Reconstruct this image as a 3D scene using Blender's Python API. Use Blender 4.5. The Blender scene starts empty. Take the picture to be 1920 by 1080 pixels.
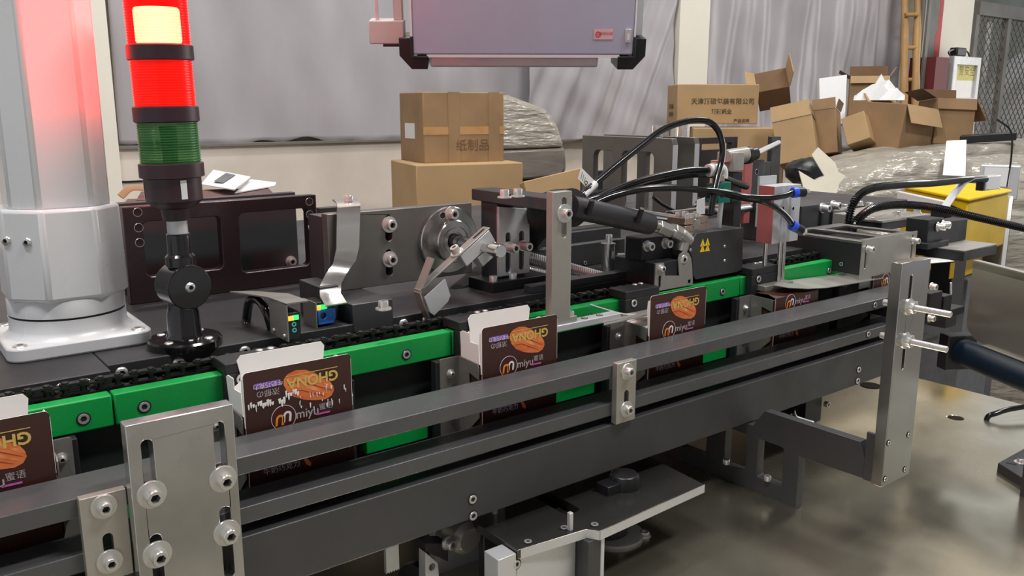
import bpy, bmesh, math, random
from mathutils import Vector, Matrix
random.seed(7)
S = bpy.context.scene
COL = S.collection
R = math.radians
EYE = 1.30          # height of the viewpoint above the workshop floor
FPX = 1614.0        # focal length in pixels of a 1920 wide frame
PITCH, YAW = R(11.965), R(52.456)

# ------------------------------------------------------------------ camera
FW = Vector((math.cos(PITCH)*math.cos(YAW), math.cos(PITCH)*math.sin(YAW), -math.sin(PITCH)))
RT = Vector((math.sin(YAW), -math.cos(YAW), 0))
UP = RT.cross(FW)
cam_data = bpy.data.cameras.new('camera')
cam_data.sensor_width = 36; cam_data.lens = FPX/1920*36
cam_data.clip_start = .02; cam_data.clip_end = 60
cam = bpy.data.objects.new('camera', cam_data); COL.objects.link(cam)
cam.matrix_world = Matrix(((RT.x, UP.x, -FW.x, 0), (RT.y, UP.y, -FW.y, 0), (RT.z, UP.z, -FW.z, EYE), (0, 0, 0, 1)))
S.camera = cam

# ------------------------------------------------------------------ world, lights, exposure
S.view_settings.view_transform = 'Standard'
S.view_settings.look = 'None'
S.view_settings.gamma = 1
S.view_settings.use_curve_mapping = False
S.view_settings.exposure = 0.0
W = bpy.data.worlds.new('workshop_air'); S.world = W; W.use_nodes = True
W.node_tree.nodes['Background'].inputs[0].default_value = (.92, .95, 1, 1)
W.node_tree.nodes['Background'].inputs[1].default_value = .55

def area(name, loc, target, sx, sy, power, color=(1, 1, 1)):
    l = bpy.data.lights.new(name, 'AREA'); l.shape = 'RECTANGLE'; l.size = sx; l.size_y = sy
    l.energy = power; l.color = color
    o = bpy.data.objects.new(name, l); COL.objects.link(o)
    o.location = Vector(loc) + Vector((0, 0, EYE))
    o.rotation_euler = (Vector(target) - Vector(loc)).to_track_quat('-Z', 'Y').to_euler()
    return o
# high-bay ceiling lamps of the workshop (above the frame)
area('ceiling_lamp', (1.3, 2.2, 3.2), (1.3, 2.0, 0), 1.0, .3, 80, (1, .985, .965))
area('ceiling_lamp', (4.4, 1.4, 3.4), (4.4, 1.6, 0), 1.2, .6, 78, (1, .98, .95))
area('ceiling_lamp', (-.8, .4, 3.0), (-.4, .6, 0), 1.3, .3, 68, (1, .98, .96))
area('ceiling_lamp', (1.6, -1.0, 3.2), (1.4, .2, 0), 1.3, .3, 110, (1, .98, .95))
# daylight through the open workshop door far to the right
area('doorway_daylight', (8.5, .4, .3), (1.2, .5, -.35), 3.2, 2.6, 85, (1, .97, .9))

# ------------------------------------------------------------------ materials
def mat(name, col, rough=.5, metal=0., noise=0., nscale=30., rnoise=0., bump=0., bscale=80., stretch=(1, 1, 1), bdist=.002, ridged=False,
        col2=None, emit=None, estr=0., alpha=1., trans=0., ior=1.45, coat=0., spec=None, detail=4):
    m = bpy.data.materials.new(name); m.use_nodes = True
    nt = m.node_tree; b = nt.nodes['Principled BSDF']
    b.inputs['Base Color'].default_value = (*col, 1); b.inputs['Roughness'].default_value = rough
    b.inputs['Metallic'].default_value = metal
    if spec is not None: b.inputs['Specular IOR Level'].default_value = spec
    if trans: b.inputs['Transmission Weight'].default_value = trans; b.inputs['IOR'].default_value = ior
    if alpha < 1: b.inputs['Alpha'].default_value = alpha
    if coat: b.inputs['Coat Weight'].default_value = coat
    if emit: b.inputs['Emission Color'].default_value = (*emit, 1); b.inputs['Emission Strength'].default_value = estr
    if noise or rnoise or bump:
        tc = nt.nodes.new('ShaderNodeTexCoord'); mp = nt.nodes.new('ShaderNodeMapping')
        mp.inputs['Scale'].default_value = stretch
        nt.links.new(tc.outputs['Object'], mp.inputs[0])
        n = nt.nodes.new('ShaderNodeTexNoise'); n.inputs['Scale'].default_value = nscale; n.inputs['Detail'].default_value = detail
        nt.links.new(mp.outputs[0], n.inputs['Vector'])
        if noise:
            r = nt.nodes.new('ShaderNodeMix'); r.data_type = 'RGBA'
            c2 = col2 or tuple(c*(1-noise) for c in col)
            r.inputs[6].default_value = (*col, 1); r.inputs[7].default_value = (*c2, 1)
            rm = nt.nodes.new('ShaderNodeMapRange'); rm.inputs[1].default_value = .38; rm.inputs[2].default_value = .66
            nt.links.new(n.outputs[0], rm.inputs[0]); nt.links.new(rm.outputs[0], r.inputs[0])
            nt.links.new(r.outputs[2], b.inputs['Base Color'])
        if rnoise:
            rr = nt.nodes.new('ShaderNodeMapRange'); rr.inputs[1].default_value = .3; rr.inputs[2].default_value = .7
            rr.inputs[3].default_value = max(.02, rough-rnoise); rr.inputs[4].default_value = min(1, rough+rnoise)
            nt.links.new(n.outputs[0], rr.inputs[0]); nt.links.new(rr.outputs[0], b.inputs['Roughness'])
        if bump:
            n2 = nt.nodes.new('ShaderNodeTexNoise'); n2.inputs['Scale'].default_value = bscale; n2.inputs['Detail'].default_value = 3
            if ridged: n2.noise_type = 'RIDGED_MULTIFRACTAL'; n2.inputs['Detail'].default_value = 5; n2.inputs['Distortion'].default_value = .6
            nt.links.new(mp.outputs[0], n2.inputs['Vector'])
            bp = nt.nodes.new('ShaderNodeBump'); bp.inputs['Strength'].default_value = bump; bp.inputs['Distance'].default_value = bdist
            nt.links.new(n2.outputs[0], bp.inputs['Height']); nt.links.new(bp.outputs[0], b.inputs['Normal'])
    return m

def s(r, g, b):      # sRGB 0-255 to linear
    f = lambda c: c/12.92 if c <= .04045 else ((c+.055)/1.055)**2.4
    return tuple(f(c/255) for c in (r, g, b))

M = {}
M['dark'] = mat('dark_anodised', s(70, 70, 72), .44, .35, .25, 18, .08, .06, 900)
M['darker'] = mat('black_oxide', s(46, 46, 49), .5, .35, .3, 25, .08, .06, 900)
M['deck'] = mat('dark_deck_plate', s(62, 60, 63), .44, .35, .25, 12, .08)
M['rail'] = mat('graphite_rail', s(90, 90, 92), .34, .3, .22, 22, .12, .05, 700)
M['steel'] = mat('brushed_steel', s(204, 204, 204), .26, .95, .1, 9, .2, .6, 13, bdist=.003)
M['steel_x'] = mat('long_brushed_steel', s(190, 189, 187), .2, .98, .06, 16, .06)
M['ground'] = mat('ground_steel', s(176, 172, 166), .42, .7, .1, 40, .06, .05, 400)
M['satin'] = mat('satin_aluminium', s(200, 201, 204), .42, .45, .08, 30, .05, .04, 500)
M['chrome'] = mat('polished_steel', s(215, 213, 210), .13, 1, .05, 40, .05)
M['dull'] = mat('dull_steel_plate', s(148, 145, 140), .4, .55, .2, 25, .1, .04, 300)
M['bolt'] = mat('zinc_bolt', s(216, 214, 211), .28, .75)
M['hole'] = mat('shadowed_bore', s(14, 14, 15), .8)
M['green'] = mat('green_polyethylene', s(2, 150, 66), .42, 0, .12, 30, .08, .08, 300)
M['chain'] = mat('oiled_chain', s(42, 40, 38), .42, .5, .4, 120, .12)
M['black'] = mat('black_plastic', s(24, 24, 27), .38, 0, .2, 60, .08)
M['gloss_black'] = mat('gloss_black_plastic', s(20, 17, 19), .16, 0, .1, 40, .04, coat=.4)
M['hose'] = mat('black_tubing', s(16, 16, 18), .2, 0, .1, 40, .05, coat=.3)
M['sleeve'] = mat('braided_sleeve', s(30, 30, 33), .6, 0, .5, 700, 0, .5, 900)
M['white'] = mat('white_enamel', s(214, 214, 216), .28, 0, .04, 6, .05, .02, 150, coat=.25)
M['card'] = mat('white_card', s(244, 241, 238), .55, 0, .04, 30)
M['brown'] = mat('brown_print', s(66, 38, 32), .34, 0, .08, 60, .05)
M['label'] = mat('white_label', s(222, 222, 222), .5, 0, .03, 90)
M['blue'] = mat('blue_plastic', s(44, 122, 226), .35, 0, .08, 40)
M['collar'] = mat('blue_push_fit', s(40, 84, 215), .3, 0, .05, 40)
M['teal'] = mat('teal_plastic', s(0, 112, 96), .4, 0, .1, 40)
M['yellow'] = mat('yellow_plastic', s(222, 184, 8), .5, 0, .12, 9, .05, spec=.2)
M['cardboard'] = mat('cardboard', s(174, 144, 104), .8, 0, .14, 5, 0, .1, 60)
M['cardboard_dark'] = mat('worn_cardboard', s(150, 120, 86), .8, 0, .22, 7, 0, .12, 60)
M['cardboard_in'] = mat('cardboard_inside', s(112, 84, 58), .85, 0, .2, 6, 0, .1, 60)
M['tape'] = mat('clear_tape', s(186, 142, 92), .18, 0, .15, 20, .1, coat=.5)
M['ink'] = mat('black_ink', s(84, 66, 48), .7, 0, .2, 60)
M['foam'] = mat('grey_foam', s(92, 94, 98), .75, 0, .2, 40)
M['gold'] = mat('gold_print', s(218, 184, 96), .4, .1, .1, 300)
M['wprint'] = mat('white_print', s(236, 230, 232), .5, 0, .05, 200)
M['gprint'] = mat('pale_outline_print', s(186, 172, 174), .5, 0, .05, 200)
M['purple'] = mat('purple_print', s(136, 88, 190), .5, 0, .05, 200)
M['lilac'] = mat('lilac_print', s(206, 190, 214), .5, 0, .05, 200)
M['pink'] = mat('pink_print', s(214, 96, 190), .5, 0, .05, 200)
M['orange'] = mat('orange_print', s(238, 150, 38), .45, 0, .05, 200)
M['maroon'] = mat('maroon_print', s(76, 26, 24), .4, 0, .05, 200)
M['pod'] = mat('pod_print', s(232, 128, 68), .4, 0, .5, 70, .05, col2=s(206, 96, 44), stretch=(1, 1, 2.4))
M['pod_light'] = mat('pod_highlight_print', s(238, 158, 98), .4, 0, .4, 120, .05, col2=s(214, 112, 56))
M['pod_dark'] = mat('pod_groove_print', s(164, 66, 30), .4, 0, .2, 120)
M['dull_red'] = mat('dull_red_tone', s(186, 104, 100), .45, .3, .1, 40, .05)
M['smoke'] = mat('smoked_clear_plastic', s(176, 172, 166), .2, 0, .2, 60, .05, alpha=.8)

# ------------------------------------------------------------------ geometry collector (coordinates relative to eye level)
class G:
    def __init__(self): self.bm = bmesh.new()
    def quad(self, *p):
        return self.bm.faces.new([self.bm.verts.new(v) for v in p])
    def box(self, x0, x1, y0, y1, z0, z1, rot=None, piv=None):
        v = [Vector((x, y, z)) for x in (x0, x1) for y in (y0, y1) for z in (z0, z1)]
        if rot is not None:
            c = Vector(piv) if piv else sum(v, Vector())/8
            v = [rot @ (q-c) + c for q in v]
        v = [self.bm.verts.new(q) for q in v]
        for f in ((0, 1, 3, 2), (4, 6, 7, 5), (0, 4, 5, 1), (2, 3, 7, 6), (0, 2, 6, 4), (1, 5, 7, 3)):
            self.bm.faces.new([v[i] for i in f])
        return self
    def frame(self, d):
        d = Vector(d).normalized(); q = d.to_track_quat('Z', 'Y').to_matrix()
        return q.col[0].copy(), q.col[1].copy(), d
    def lathe(self, p, d, prof, seg=28, cap=True):
        u, w, d = self.frame(d); p = Vector(p); rings = []
        for r, h in prof:
            rings.append([self.bm.verts.new(p + d*h + (u*math.cos(2*math.pi*i/seg) + w*math.sin(2*math.pi*i/seg))*r) for i in range(seg)])
        for a, b in zip(rings, rings[1:]):
            for i in range(seg):
                self.bm.faces.new((a[i], a[(i+1) % seg], b[(i+1) % seg], b[i]))
        if cap: self.bm.faces.new(rings[0][::-1]); self.bm.faces.new(rings[-1])
        return self
    def cyl(self, p0, p1, r, r1=None, seg=28):
        p0 = Vector(p0); p1 = Vector(p1); r1 = r if r1 is None else r1; h = (p1-p0).length
        c = min(.0006, r*.12, h*.2)
        return self.lathe(p0, p1-p0, [(r-c, 0), (r, c), (r1, h-c), (r1-c, h)], seg)
    def tube(self, pts, r, seg=12, ribs=0, sub=10, flat=1., rib_amp=.14):
        pts = [Vector(p) for p in pts]; P_ = []
        if len(pts) > 2 and sub > 1:
            e = [pts[0]*2-pts[1]] + pts + [pts[-1]*2-pts[-2]]
            for i in range(1, len(e)-2):
                a, b, c, d_ = e[i-1:i+3]
                for k in range(sub):
                    t = k/sub
                    P_.append(.5*((2*b) + (c-a)*t + (2*a-5*b+4*c-d_)*t*t + (3*b-a-3*c+d_)*t**3))
            P_.append(pts[-1])
        else: P_ = pts
        if ribs:      # resample evenly, alternate radius
            L = [0]
            for a, b in zip(P_, P_[1:]): L.append(L[-1] + (b-a).length)
            n = max(6, int(L[-1]/ribs)*4); Q = []
            j = 0
            for k in range(n+1):
                t = L[-1]*k/n
                while j < len(L)-2 and L[j+1] < t: j += 1
                f = (t-L[j])/max(1e-9, L[j+1]-L[j]); Q.append(P_[j].lerp(P_[j+1], f))
            P_ = Q
        prev = None; rings = []
        for i, p in enumerate(P_):
            t = (P_[min(i+1, len(P_)-1)] - P_[max(i-1, 0)]).normalized()
            if prev is None:
                u = t.orthogonal().normalized()
            else:
                u = (prev - t*prev.dot(t)).normalized()
            prev = u; w = t.cross(u)
            rr = r
            if ribs: rr = r*(1 + (rib_amp if (i % 4) in (1, 2) else -rib_amp))
            rings.append([self.bm.verts.new(p + (u*math.cos(2*math.pi*k/seg) + w*math.sin(2*math.pi*k/seg)*flat)*rr) for k in range(seg)])
        for a, b in zip(rings, rings[1:]):
            for k in range(seg):
                self.bm.faces.new((a[k], a[(k+1) % seg], b[(k+1) % seg], b[k]))
        self.bm.faces.new(rings[0][::-1]); self.bm.faces.new(rings[-1])
        return self
    def spring(self, p0, p1, rad, wire, turns, seg=14):
        u, w, d = self.frame(Vector(p1)-Vector(p0)); L = (Vector(p1)-Vector(p0)).length
        pts = [Vector(p0) + d*(L*i/(turns*seg)) + (u*math.cos(2*math.pi*i/seg) + w*math.sin(2*math.pi*i/seg))*rad for i in range(turns*seg+1)]
        return self.tube(pts, wire, 6, sub=1)
    def prism(self, outer, holes, f, t0, t1):
        """extrude a 2-D outline with holes; f(a, b, t) gives the 3-D point"""
        bm = self.bm; edges = []; loops = []
        for lp in [outer] + list(holes):
            v = [bm.verts.new(f(a, b, t0)) for a, b in lp]; loops.append(v)
            edges += [bm.edges.new((v[i], v[(i+1) % len(v)])) for i in range(len(v))]
        if holes:
            fs = [g for g in bmesh.ops.triangle_fill(bm, use_beauty=True, use_dissolve=False, edges=edges)['geom'] if isinstance(g, bmesh.types.BMFace)]
        else:
            fs = [bm.faces.new(loops[0])]
        mp = {}
        for v in [v for lp in loops for v in lp]: mp[v] = None
        for lp, src in zip(loops, [outer] + list(holes)):
            for v, (a, b) in zip(lp, src): mp[v] = bm.verts.new(f(a, b, t1))
        for fc in fs:
            bm.faces.new([mp[v] for v in fc.verts][::-1])
        for lp in loops:
            for i in range(len(lp)):
                a, b = lp[i], lp[(i+1) % len(lp)]
                bm.faces.new((a, b, mp[b], mp[a]))
        return self
    def plateY(self, outer, holes, y0, y1): return self.prism(outer, holes, lambda a, b, t: (a, t, b), y0, y1)
    def plateX(self, outer, holes, x0, x1): return self.prism(outer, holes, lambda a, b, t: (t, a, b), x0, x1)
    def plateZ(self, outer, holes, z0, z1): return self.prism(outer, holes, lambda a, b, t: (a, b, t), z0, z1)
    def strip(self, pts, width, thick):
        """sheet-metal band: pts = centre line, width = vector, thick = metres"""
        wv = Vector(width); pts = [Vector(p) for p in pts]; prof = []
        for i, p in enumerate(pts):
            t = (pts[min(i+1, len(pts)-1)] - pts[max(i-1, 0)]).normalized(); n = t.cross(wv).normalized()*thick/2
            prof.append((p+n, p-n))
        rows = [[self.bm.verts.new(q + wv*k) for q in (a, b) for k in (-.5, .5)] for a, b in prof]
        for a, b in zip(rows, rows[1:]):
            for i, j in ((0, 1), (1, 3), (3, 2), (2, 0)): self.bm.faces.new((a[i], a[j], b[j], b[i]))
        for rw in (rows[0], rows[-1]): self.bm.faces.new((rw[0], rw[1], rw[3], rw[2]))
        return self

def rrect(x0, x1, z0, z1, r=.004, n=5):
    pts = []
    for cx, cz, a0 in ((x1-r, z1-r, 0), (x0+r, z1-r, 90), (x0+r, z0+r, 180), (x1-r, z0+r, 270)):
        for k in range(n+1):
            a = R(a0 + 90*k/n); pts.append((cx+r*math.cos(a), cz+r*math.sin(a)))
    return pts
def slot(cx, z0, z1, w): return rrect(cx-w/2, cx+w/2, z0, z1, w/2*.999, 6)
def disc(cx, cz, r, n=20): return [(cx+r*math.cos(2*math.pi*k/n), cz+r*math.sin(2*math.pi*k/n)) for k in range(n)]

# ------------------------------------------------------------------ objects
def part(name, g, m, parent=None, bevel=0., smooth=False, kind=None):
    bm = g.bm
    bmesh.ops.recalc_face_normals(bm, faces=bm.faces)
    me = bpy.data.meshes.new(name); bm.to_mesh(me); bm.free()
    for k in (m if isinstance(m, (list, tuple)) else [m]): me.materials.append(k)
    o = bpy.data.objects.new(name, me); COL.objects.link(o)
    if smooth or bevel:
        for p in me.polygons: p.use_smooth = True
        me.set_sharp_from_angle(angle=R(38))
    if bevel:
        b = o.modifiers.new('edge', 'BEVEL'); b.width = bevel; b.segments = 2; b.limit_method = 'ANGLE'; b.angle_limit = R(40); b.harden_normals = False
    if parent is not None: o.parent = parent
    if kind: o['kind'] = kind
    return o
def tag(o, label, cat, group=None, kind=None):
    if label: o['label'] = label
    if cat: o['category'] = cat
    if group: o['group'] = group
    if kind: o['kind'] = kind
    return o
def thing(name, label, cat, group=None):
    o = bpy.data.objects.new(name, None); o.empty_display_size = .05; COL.objects.link(o)
    return tag(o, label, cat, group)
def kids(o):
    out = []
    for c in o.children: out.append(c); out += kids(c)
    return out
def fin(root, base=None):
    """move the origin of a finished thing to its base and lift it to the floor datum"""
    al = [root] + kids(root)
    if base is None:
        lo = Vector((1e9,)*3); hi = Vector((-1e9,)*3)
        for o in al:
            if o.type != 'MESH': continue
            mw = Matrix.LocRotScale(o.location, o.rotation_quaternion if o.rotation_mode == 'QUATERNION' else o.rotation_euler, o.scale)
            for v in o.data.vertices:
                q = mw @ v.co
                for i in range(3): lo[i] = min(lo[i], q[i]); hi[i] = max(hi[i], q[i])
        base = Vector(((lo.x+hi.x)/2, (lo.y+hi.y)/2, lo.z))
    base = Vector(base)
    for o in al:
        if o.type != 'MESH': continue
        if o.get('inst'):
            if o.parent is root: o.location = o.location - base
        else: o.data.transform(Matrix.Translation(-base))
    root.location = base + Vector((0, 0, EYE))
    return root
def solo(name, g, m, label, cat, group=None, bevel=0., smooth=False, kind=None):
    o = part(name, g, m, None, bevel, smooth); tag(o, label, cat, group, kind); return fin(o)
def struct(name, g, m, smooth=False, bevel=0.):
    o = part(name, g, m, None, bevel, smooth); o['kind'] = 'structure'; return fin(o)
def dup(o, delta=(0, 0, 0), label=None, parent=None):
    c = o.copy(); COL.objects.link(c); c.parent = parent
    if parent is None:
        c.location = o.location + Vector(delta)
        if label: c['label'] = label
    for ch in o.children: dup(ch, parent=c)
    return c

_mesh = {}
def _cap_mesh(r, h, kind):
    key = (round(r, 5), round(h, 5), kind)
    if key in _mesh: return _mesh[key]
    bm = bmesh.new(); n = 24
    def ring(rad, z, hexa=False):
        vs = []
        for i in range(n):
            a = 2*math.pi*i/n; rr = rad
            if hexa:
                k = (a % (math.pi/3)) - math.pi/6; rr = rad*math.cos(math.pi/6)/math.cos(k)
            vs.append(bm.verts.new((rr*math.cos(a), rr*math.sin(a), z)))
        return vs
    if kind == 'cap': rs = [ring(r, 0), ring(r, h*.88), ring(r*.9, h), ring(r*.58, h, True), ring(r*.56, h*.4, True)]
    elif kind == 'button': rs = [ring(r, 0), ring(r*.92, h*.5), ring(r*.7, h*.9), ring(r*.5, h, True), ring(r*.47, h*.4, True)]
    elif kind == 'flush': rs = [ring(r*1.25, .0003), ring(r*1.22, .0006), ring(r, .0006), ring(r*.95, .0011), ring(r*.6, .0011, True), ring(r*.57, .00035, True)]
    elif kind == 'nut':
        rs = [ring(r, 0, True), ring(r, h*.9, True), ring(r*.86, h), ring(r*.5, h), ring(r*.5, h*.6)]
    elif kind == 'washer': rs = [ring(r*.45, h), ring(r*.97, h), ring(r, h*.7), ring(r, 0)]
    elif kind == 'hole': rs = [ring(r*1.12, .0002), ring(r*1.08, .0004), ring(r, .0003)]
    if kind in ('button', 'cap', 'nut', 'flush'): bm.faces.new(rs[0][::-1])
    for a, b in zip(rs, rs[1:]):
        for i in range(n): bm.faces.new((a[i], a[(i+1) % n], b[(i+1) % n], b[i]))
    last = None
    if kind not in ('washer',): last = bm.faces.new(rs[-1])
    else: bm.faces.new([v for v in rs[0]][::-1])
    bmesh.ops.recalc_face_normals(bm, faces=bm.faces)
    me = bpy.data.meshes.new(kind); 
    if last is not None and kind in ('flush', 'cap', 'hole', 'button'): last.material_index = 1
    if kind == 'flush':
        for f in bm.faces:
            if f is not last and max(v.co.xy.length for v in f.verts) > r*1.1 and len(f.verts) == 4: f.material_index = 1
    bm.to_mesh(me); bm.free()
    me.materials.append(M['bolt']); me.materials.append(M['hole'])
    for p in me.polygons: p.use_smooth = True
    me.set_sharp_from_angle(angle=R(35))
    _mesh[key] = me; return me
NM = {'cap': 'cap_screw', 'button': 'button_screw', 'flush': 'countersunk_screw', 'nut': 'nut', 'washer': 'washer', 'hole': 'bolt_hole'}
def screw(parent, p, d, r=.005, h=None, kind='cap', washer=0., wh=.0016, m=None):
    p = Vector(p); d = Vector(d).normalized(); q = d.to_track_quat('Z', 'Y').to_euler()
    if h is None: h = r*1.15
    def put(k, r_, h_, pos):
        me = _cap_mesh(r_, h_, k)
        o = bpy.data.objects.new(NM[k], me); COL.objects.link(o); o.location = pos; o.rotation_euler = q
        o.parent = parent; o['inst'] = 1
        return o
    if washer: put('washer', washer, wh, p); p = p + d*wh
    return put(kind, r, h, p)

# ------------------------------------------------------------------ viewing ray helper: picture point -> place on a known plane
def P(px, py, x=None, y=None, z=None, d=None):
    r = FW + RT*((px-960)/FPX) - UP*((py-540)/FPX)
    t = x/r.x if x is not None else y/r.y if y is not None else z/r.z if z is not None else d
    return r*t
def XZ(px, py, y): v = P(px, py, y=y); return (v.x, v.z)
def fbox(g, ax, ay, bx, by, y, t):
    """box whose front face (on plane y) spans two picture corners"""
    a = P(ax, ay, y=y); b = P(bx, by, y=y)
    return g.box(min(a.x, b.x), max(a.x, b.x), y, y+t, min(a.z, b.z), max(a.z, b.z))

def textg(body, size, mat_, parent, name, origin, ux, uz, weight=0., align='CENTER', shear=0.):
    """flat lettering: origin, ux (reading direction), uz (letter up)"""
    cu = bpy.data.curves.new(name, 'FONT'); cu.body = body; cu.size = size; cu.align_x = align; cu.align_y = 'CENTER'
    cu.offset = weight; cu.shear = shear; cu.resolution_u = 3
    t = bpy.data.objects.new('tmp', cu); COL.objects.link(t)
    dg = bpy.context.evaluated_depsgraph_get(); dg.update()
    me = bpy.data.meshes.new_from_object(t.evaluated_get(dg))
    bpy.data.objects.remove(t); bpy.data.curves.remove(cu)
    me.name = name; me.materials.clear(); me.materials.append(mat_)
    ux = Vector(ux); uz = Vector(uz); n = ux.cross(uz)
    me.transform(Matrix(((ux.x, uz.x, n.x, origin[0]), (ux.y, uz.y, n.y, origin[1]), (ux.z, uz.z, n.z, origin[2]), (0, 0, 0, 1))))
    o = bpy.data.objects.new(name, me); COL.objects.link(o); o.parent = parent
    return o
# ================================================================== the setting
FL = -EYE
g = G(); g.box(-3, 12, -3, 8, FL-.1, FL)
M['floor'] = mat('concrete_floor', s(140, 132, 122), .5, 0, .25, 1.6, .12, .05, 40)
struct('floor', g, M['floor'])
M['wall'] = mat('painted_wall', s(222, 212, 200), .7, 0, .12, 2.2, 0, .05, 30, col2=s(196, 186, 174))
WY = 3.55
g = G(); g.box(-3, P(1800, 200, y=WY).x, WY, WY+.15, FL, 2.6)
struct('wall_back', g, M['wall'])
M['roof'] = mat('grey_metal_roof', s(120, 120, 120), .7, 0, .2, 1.2)
g = G(); g.box(-4, 9, -5, 6, 3.7, 3.8); struct('ceiling', g, M['roof'])
g = G(); g.box(-4, 9, -5.1, -5, FL, 3.7); struct('wall_front', g, mat('grey_workshop_wall', s(194, 194, 196), .7, 0, .45, .7))  # wall behind the camera, its grey lightened for steel reflections

# ================================================================== steel table
DZ = -.208      # top of the machine deck
TZ = -.448      # top of the steel table
M['table'] = mat('stained_steel_table', s(236, 229, 208), .22, .95, .3, 6, .1, .02, 30, col2=s(190, 182, 162), detail=6)
t = thing('machine_table', 'broad stained steel table top under the whole carton line', 'table')
g = G(); hole = disc(1.245, .552, .011)
g.plateZ([(-.9, -.5), (1.385, -.5), (1.385, 1.55), (-.9, 1.55)], [[(x, y) for x, y in hole]], TZ-.02, TZ)
part('table_top', g, M['table'], t, .001)
g = G(); g.box(-.86, 1.34, -.46, 1.5, TZ-.06, TZ-.02); part('apron', g, M['dark'], t)
for x in (-.82, 1.26):
    for y in (-.42, 1.44):
        g = G(); g.box(x, x+.06, y, y+.06, FL, TZ-.06); part('leg', g, M['white'], t)
fin(t)

# ================================================================== rails and beam
def rail(name, label, y0, y1, z0, z1, x0, x1, m, scr=()):
    t = thing(name, label, 'rail')
    g = G(); g.box(x0, x1, y0, y1, z0, z1); part('bar', g, m, t, .0008)
    for p in scr: screw(t, *p)
    return fin(t)
rail('upper_guide_rail', 'upper dark grey guide rail running along the front of the printed cartons', .595, .637, -.2685, -.2545, -.35, 1.19, M['rail'],
     [((P(1635, 632, y=.595).x, .595, -.2615), (0, -1, 0), .004, None, 'flush')])
rail('lower_guide_rail', 'lower dark grey guide rail just above the deep front beam', .595, .627, -.308, -.2945, -.35, 1.19, M['rail'],
     [((P(1625, 660, y=.595).x, .595, -.3), (0, -1, 0), .004, None, 'flush')])
t = thing('front_beam', 'deep dark grey front beam below both guide rails', 'beam')
g = G(); g.box(-.35, 1.17, .592, .612, -.3665, -.3165); part('bar', g, M['dark'], t, .0012)
for px, py in ((886, 936), (887, 967), (1610, 693), (1608, 714)):
    v = P(px, py, y=.592); screw(t, (v.x, .592, v.z), (0, -1, 0), .0042, None, 'flush')
fin(t)
t = thing('carton_support_strip', 'dark strip hidden low behind the front beam carrying the cartons', 'rail')
g = G(); g.box(-.35, 1.3, .616, .70, -.352, -.346); part('strip', g, M['darker'], t); fin(t)

# deck
t = thing('machine_deck', 'dark grey machine deck plate carrying the white column and signal tower', 'deck')
g = G(); g.box(-.45, .1485, .722, 1.5, DZ-.014, DZ); part('deck_plate', g, M['deck'], t, .001)
g = G(); g.box(.1492, 1.34, .738, 1.5, DZ-.014, DZ); part('deck_plate', g, M['deck'], t, .001)
g = G(); g.box(1.3408, 1.9, 1.0, 1.5, DZ-.014, DZ); part('deck_plate', g, M['deck'], t, .001)
g = G(); g.box(-.45, 1.3, .742, .86, DZ-.11, DZ-.0145); part('inner_beam', g, M['darker'], t)
for px, py in ((120, 765), (163, 733), (230, 718), (337, 697), (460, 672), (757, 622), (800, 612)):
    y = .722 if px < 190 else .738
    v = P(px, py, y=y); screw(t, (v.x, y, DZ-.0085), (0, -1, 0), .0052, .002, 'button')
for x in (-.3, .5, 1.2):
    g = G(); g.box(x, x+.05, .78, .86, TZ, DZ-.11); part('leg', g, M['darker'], t)
    g = G(); g.box(x, x+.05, 1.15, 1.23, TZ, DZ-.014); part('leg', g, M['darker'], t)
fin(t)

# green guides
def guide(x0, x1, label, z0, z1, scr, y1=.704):
    t = thing('green_guide_block', label, 'guide', 'green guide blocks along the chain')
    g = G(); g.box(x0, x1, .69, y1, z0, z1); part('block', g, M['green'], t, .0012)
    for x in scr: screw(t, (x, .69, (z0+z1)/2-.002), (0, -1, 0), .0042, None, 'flush')
    return fin(t)
GZ0, GZ1 = -.2435, -.2185
jx = P(212, 750, y=.69).x
bx = [P(157, 789, y=.69).x, P(271, 767, y=.69).x, P(762, 667, y=.69).x, P(1083, 590, y=.69).x, P(1355, 545, y=.69).x, P(1555, 500, y=.69).x]
guide(-.35, jx-.0007, 'green guide block at the left end beside the first carton', GZ0, GZ1, [bx[0], -.1])
guide(jx+.0007, .4545, 'long green guide block between the second and third cartons', GZ0, GZ1, [bx[1], .26, bx[2]])
guide(.4555, .704, 'green guide block behind the steel post foot', GZ0, GZ1, [.52, .57, .64])
guide(.7055, .905, 'green guide block under the black glue head', GZ0, GZ1, [.79, bx[4]])
guide(.9065, 1.16, 'green guide block behind the bent cover sheet at the right', GZ0, GZ1, [bx[5]])
for a, b, lb in ((.3566, .4255, 'lower green strip seen under the upper rail right of the second carton'), (.580, .650, 'lower green strip seen under the upper rail right of the third carton'),
                 (.815, .885, 'lower green strip seen under the upper rail right of the fourth carton'), (.122, .20, 'lower green strip seen beside the slotted steel bracket')):
    t = thing('lower_green_strip', lb, 'guide', 'lower green strips')
    g = G(); g.box(a, b, .69, .704, -.3235, -.288); part('block', g, M['green'], t, .001)
    screw(t, ((a+b)/2+.004, .69, -.296), (0, -1, 0), .0042, None, 'flush')
    fin(t)
t = thing('chain_backing_bar', 'black backing bar between the green guides behind the cartons', 'bar')
g = G(); g.box(-.35, 1.2, .7045, .712, -.34, -.2225); part('bar', g, M['darker'], t); fin(t)
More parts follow.
